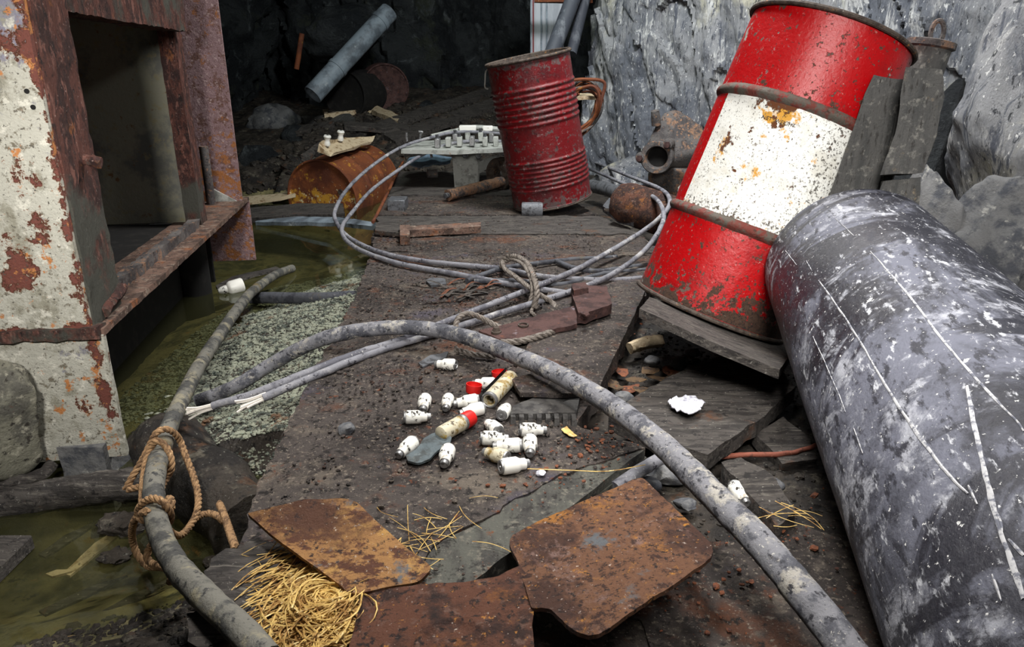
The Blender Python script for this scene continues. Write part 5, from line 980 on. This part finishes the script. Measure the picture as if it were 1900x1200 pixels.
lv_ = ((1150, 690, 'curled brown leaf by the corner of the thin sheet'), (1180, 705, 'flat brown leaf in the litter below the wood stub'), (1205, 690, 'brown leaf near the middle of the litter'), (1165, 720, 'dead leaf beside the bluish stone'), (1225, 700, 'crumbled leaf at the left end of the loose board'), (1195, 728, 'dark leaf at the edge of the loose board'), (1245, 690, 'leaf scrap beside the flat dark stone'), (1140, 715, 'torn leaf under the lip of the thin sheet'))
for i, (x, y, lab) in enumerate(lv_):
    c = P(x, y, -.045 + .006 * (i % 3)); a = RNG.uniform(0, 6.28); l_, w_ = RNG.uniform(.022, .04), RNG.uniform(.012, .02); d = np.array([math.cos(a), math.sin(a), 0]); n_ = np.array([-d[1], d[0], 0])
    o_ = np.array([c + d * l_ * math.cos(t_) + n_ * w_ * math.sin(t_) * (1 + .3 * math.sin(3 * t_)) for t_ in np.linspace(0, 6.28, 12, endpoint=False)])
    solo('dead_leaf', slab(o_, .0012, .006, lambda xy, c=c: .006 * fbm(np.column_stack([xy, 0 * xy[:, 0]]), 50, 2, i) + 5 * ((xy[:, 0] - c[0]) ** 2 + (xy[:, 1] - c[1]) ** 2), edge_noise=.005), m_leaf if i % 3 else m_chip, lab, 'leaf', 'dead leaves in the litter')
q = []
for i in range(420):
    k = RNG.integers(0, 5); x, y = ((RNG.normal(1110, 40), RNG.normal(820, 18)), (RNG.normal(1250, 90), RNG.normal(1100, 50)), (RNG.normal(1440, 60), RNG.normal(1000, 50)), (RNG.normal(1000, 60), RNG.normal(850, 40)), (RNG.normal(1080, 50), RNG.normal(600, 24)))[k]
    q.append(P(x, y, -.043 if k in (1, 2) else .003))
scatter('rust_flakes', np.array(q), RNG.gamma(1.5, .0012, len(q)) + .001, m_chip, 'orange rust flakes sprinkled over boards and iron sheets', 'rust flakes', 12)
solo('yellow_leaf', slab(px([(1042, 795), (1052, 790), (1062, 800), (1070, 808), (1056, 808), (1048, 802)], .006), .001, .004, rgh(.004, 80, 2), edge_noise=.003), m_straw, 'small yellow leaf below the toothed rubber block', 'leaf')

# ================================================================== FAR END OF THE TUNNEL
def gpt(x, y, it=12):
    """where a pixel's ray meets the ground."""
    r = ray(x, y); s = np.linspace(1.5, 7.6, 900); q_ = CAM + r * s[:, None]; d = q_[:, 2] - ground(q_[:, 0], q_[:, 1]); i = np.argmax(d < 0)
    return q_[i] if (d < 0).any() else q_[-1]
a_, b_ = PY(580, 176, 6.0), PY(722, 22, 6.5)
t = thing('duct_pipe', 'dull blue-grey pipe leaning diagonally against the dark back wall', 'pipe', a_)
DMx = align(b_ - a_, a_); Ld = np.linalg.norm(b_ - a_)
lpart('pipe_wall', [(.066, 0), (.078, 0)] + [(.078, z) for z in np.linspace(.02, Ld, 20)] + [(.066, Ld), (.066, .02)], m_duct, t, DMx, 32)
lpart('collar', [(.079, Ld * .3), (.084, Ld * .3), (.084, Ld * .33), (.079, Ld * .33)], m_duct, t, DMx, 32); lpart('collar', [(.079, Ld * .86), (.084, Ld * .86), (.084, Ld * .9), (.079, Ld * .9)], m_duct, t, DMx, 32)
def far_drum(x, y, Yy, r_, L_, ax, mat, lab):
    for Yy in np.arange(4.6, 6.7, .03):
        c = PY(x, y, Yy); c2 = c + np.array(ax) * L_ / 2
        if c[2] - r_ * .9 <= gz(c[0], c[1]): break
    r_ = r_ * Yy / 5.8; t = thing('dark_drum', lab, 'drum', c); M_ = align(ax, c)
    lpart('body', [(r_ + (.008 if min(abs(z - L_ / 3), abs(z - 2 * L_ / 3)) < .012 else 0), z) for z in np.linspace(0, L_, 30)], mat, t, M_, 40)
    lpart('lid', [(1e-5, .012), (r_ - .02, .012), (r_ - .004, 0)], mat, t, M_, 40); lpart('rim', bead(r_, 0, 8, .008), mat, t, M_, 40)
far_drum(640, 178, 5.8, .18, .4, (.45, 1, .02), m_black, 'sooty black drum lying below the diagonal pipe'); far_drum(716, 163, 6.1, .17, .4, (-.3, 1, .02), m_darkrust, 'dim rusty drum lying right of the sooty black drum')
pn = thing('pale_sheet', 'tall pale sheet with a dark red stripe standing beside the rock wall', 'sheet', PY(1008, 110, 5.6))
part('board', prism([PY(984, 112, 5.6), PY(1046, 112, 5.6), PY(1046, -130, 5.6), PY(984, -130, 5.6)], (0, .03, 0), .002), m_panel, pn, smooth=False)
part('stripe', prism([PY(988, 112, 5.596), PY(991, 112, 5.596), PY(991, -130, 5.596), PY(988, -130, 5.596)], (0, .004, 0)), m_stripe, pn, smooth=False)
for x0, x1 in ((1003, 1006), (1013, 1016), (984, 986)):
    part('rib', prism([PY(x0, 112, 5.585), PY(x1, 112, 5.585), PY(x1, -130, 5.585), PY(x0, -130, 5.585)], (0, .015, 0)), m_duct, pn, smooth=False)
cable('black_pole', [('Y', 1022, 105, 4.75), ('Y', 1045, 45, 4.85), ('Y', 1085, -60, 5.0)], .048, m_blackpole, 'dusty black pole leaning between pale panel and rock wall', 16)
cable('black_pole', [('Y', 1060, 100, 4.9), ('Y', 1075, 40, 5.0), ('Y', 1100, -60, 5.1)], .035, m_blackpole, 'second dark pole leaning right against the rock wall', 16)
solo('rusty_beam', rough_prism([PY(992, -4, 5.2), PY(1100, -6, 5.2), PY(1100, 5, 5.2), PY(992, 3, 5.2)], (0, .12, 0), .004, 4, 20, 2), m_rustorange, 'rusty beam crossing above the pale panel at the top edge', 'beam')
far_planks = [([(712, 262), (930, 186), (945, 198), (735, 276)], m_wood, 'long dark timber slanting toward the back behind the steel rack'), ([(700, 238), (915, 168), (920, 178), (712, 250)], m_wood, 'second dark timber behind the long slanting one'),
              ([(560, 226), (650, 222), (660, 232), (570, 240)], m_woodgrey, 'short grey board in the heap behind the rusty barrel'), ([(690, 214), (700, 206), (745, 228), (738, 236)], m_bark, 'pale split stick near the dim rusty drum'),
              ([(640, 236), (760, 244), (758, 252), (640, 244)], m_wood, 'thin dark lath lying over the heap'), ([(530, 246), (620, 236), (622, 246), (532, 258)], m_wood, 'dark board below the foot of the diagonal pipe'),
              ([(600, 214), (690, 206), (692, 212), (604, 222)], m_bark, 'pale thin lath in front of the sooty drum'), ([(560, 300), (600, 270), (612, 276), (572, 306)], m_wood, 'broken dark board left of the wooden arm')]
for i, (pl, m_, lab) in enumerate(far_planks):
    w = np.array([gpt(*q_) for q_ in pl]); w[:, 2] += .05; solo('old_timber', slab(w, .04, .05, rgh(.01, 8, i), edge_noise=.012, seed=i), m_, lab, 'timber', 'old timbers in the far heap')
for i, (x, y, r_, lab) in enumerate(((508, 232, .26, 'mossy sloping rock left of the far heap'), (480, 300, .22, 'dark rock at the waterline left of the rusty barrel'), (545, 255, .14, 'brown rock beside the mossy sloping rock'), (790, 200, .10, 'small dark rock at the foot of the back wall'), (600, 110, .40, 'large dim rock face behind the diagonal pipe'))):
    v, f = blob((r_, r_ * .8, r_ * .7), 120 + i, .25, 4, 2); c = gpt(x, y) if i != 4 else PY(640, 70, 6.9); c = c.copy(); solo('far_rock', (v + c, f), m_rockdark if i else m_stone, lab, 'rock', sharp=40)
cable('rusty_stick', [('Y', 550, 128, 6.0), ('Y', 556, 90, 6.0), ('Y', 560, 62, 6.0)], .02, m_rustorange, 'thin rusty upright left of the diagonal pipe', 8)
q = np.column_stack([RNG.uniform(-1.9, .25, 2500), RNG.uniform(4.9, 6.8, 2500)]); scatter('far_rubble', np.column_stack([q, ground(q[:, 0], q[:, 1])]), RNG.gamma(1.6, .010, len(q)) + .006, m_mud, 'dim rubble covering the far heap', 'rubble', 15)

# ------------------------------------------------------------------ pieces of parts, one level deeper
def nest(root, child, parent):
    ks = [o for o in S.objects if o.parent == root]; st = lambda o: o.name.split('.')[0]
    ctr = lambda o: o.matrix_basis @ (sum((Vector(b) for b in o.bound_box), Vector()) / 8)
    ps = [o for o in ks if st(o) == parent]
    for c in [o for o in ks if st(o) == child]:
        p = min(ps, key=lambda q: (ctr(q) - ctr(c)).length); c.matrix_basis = p.matrix_basis.inverted() @ c.matrix_basis; c.parent = p
for r_, c_n, p_n in ((mf, 'bolt_hole', 'front_panel'), (mf, 'weld_bead', 'bottom_ledge'), (mf, 'gusset', 'far_flange'), (drum, 'bung', 'lid'), (drum, 'lettering', 'body'), (bar, 'wire_handle', 'body'), (tr, 'clamp_bolt', 'clamp'), (tr, 'hanging_bolt', 'top_plate'), (tr, 'hook', 'top_plate'),
                     (pm, 'bolt', 'lug'), (pm, 'mouth_throat', 'mouth'), (pm, 'top_plug', 'casing'), (br, 'washer', 'bar'), (br, 'bolt', 'bar'), (br, 'nut', 'head'), (pipe, 'scratch', 'pipe_wall'), (fit_, 'eye', 'collar')):
    nest(r_, c_n, p_n)
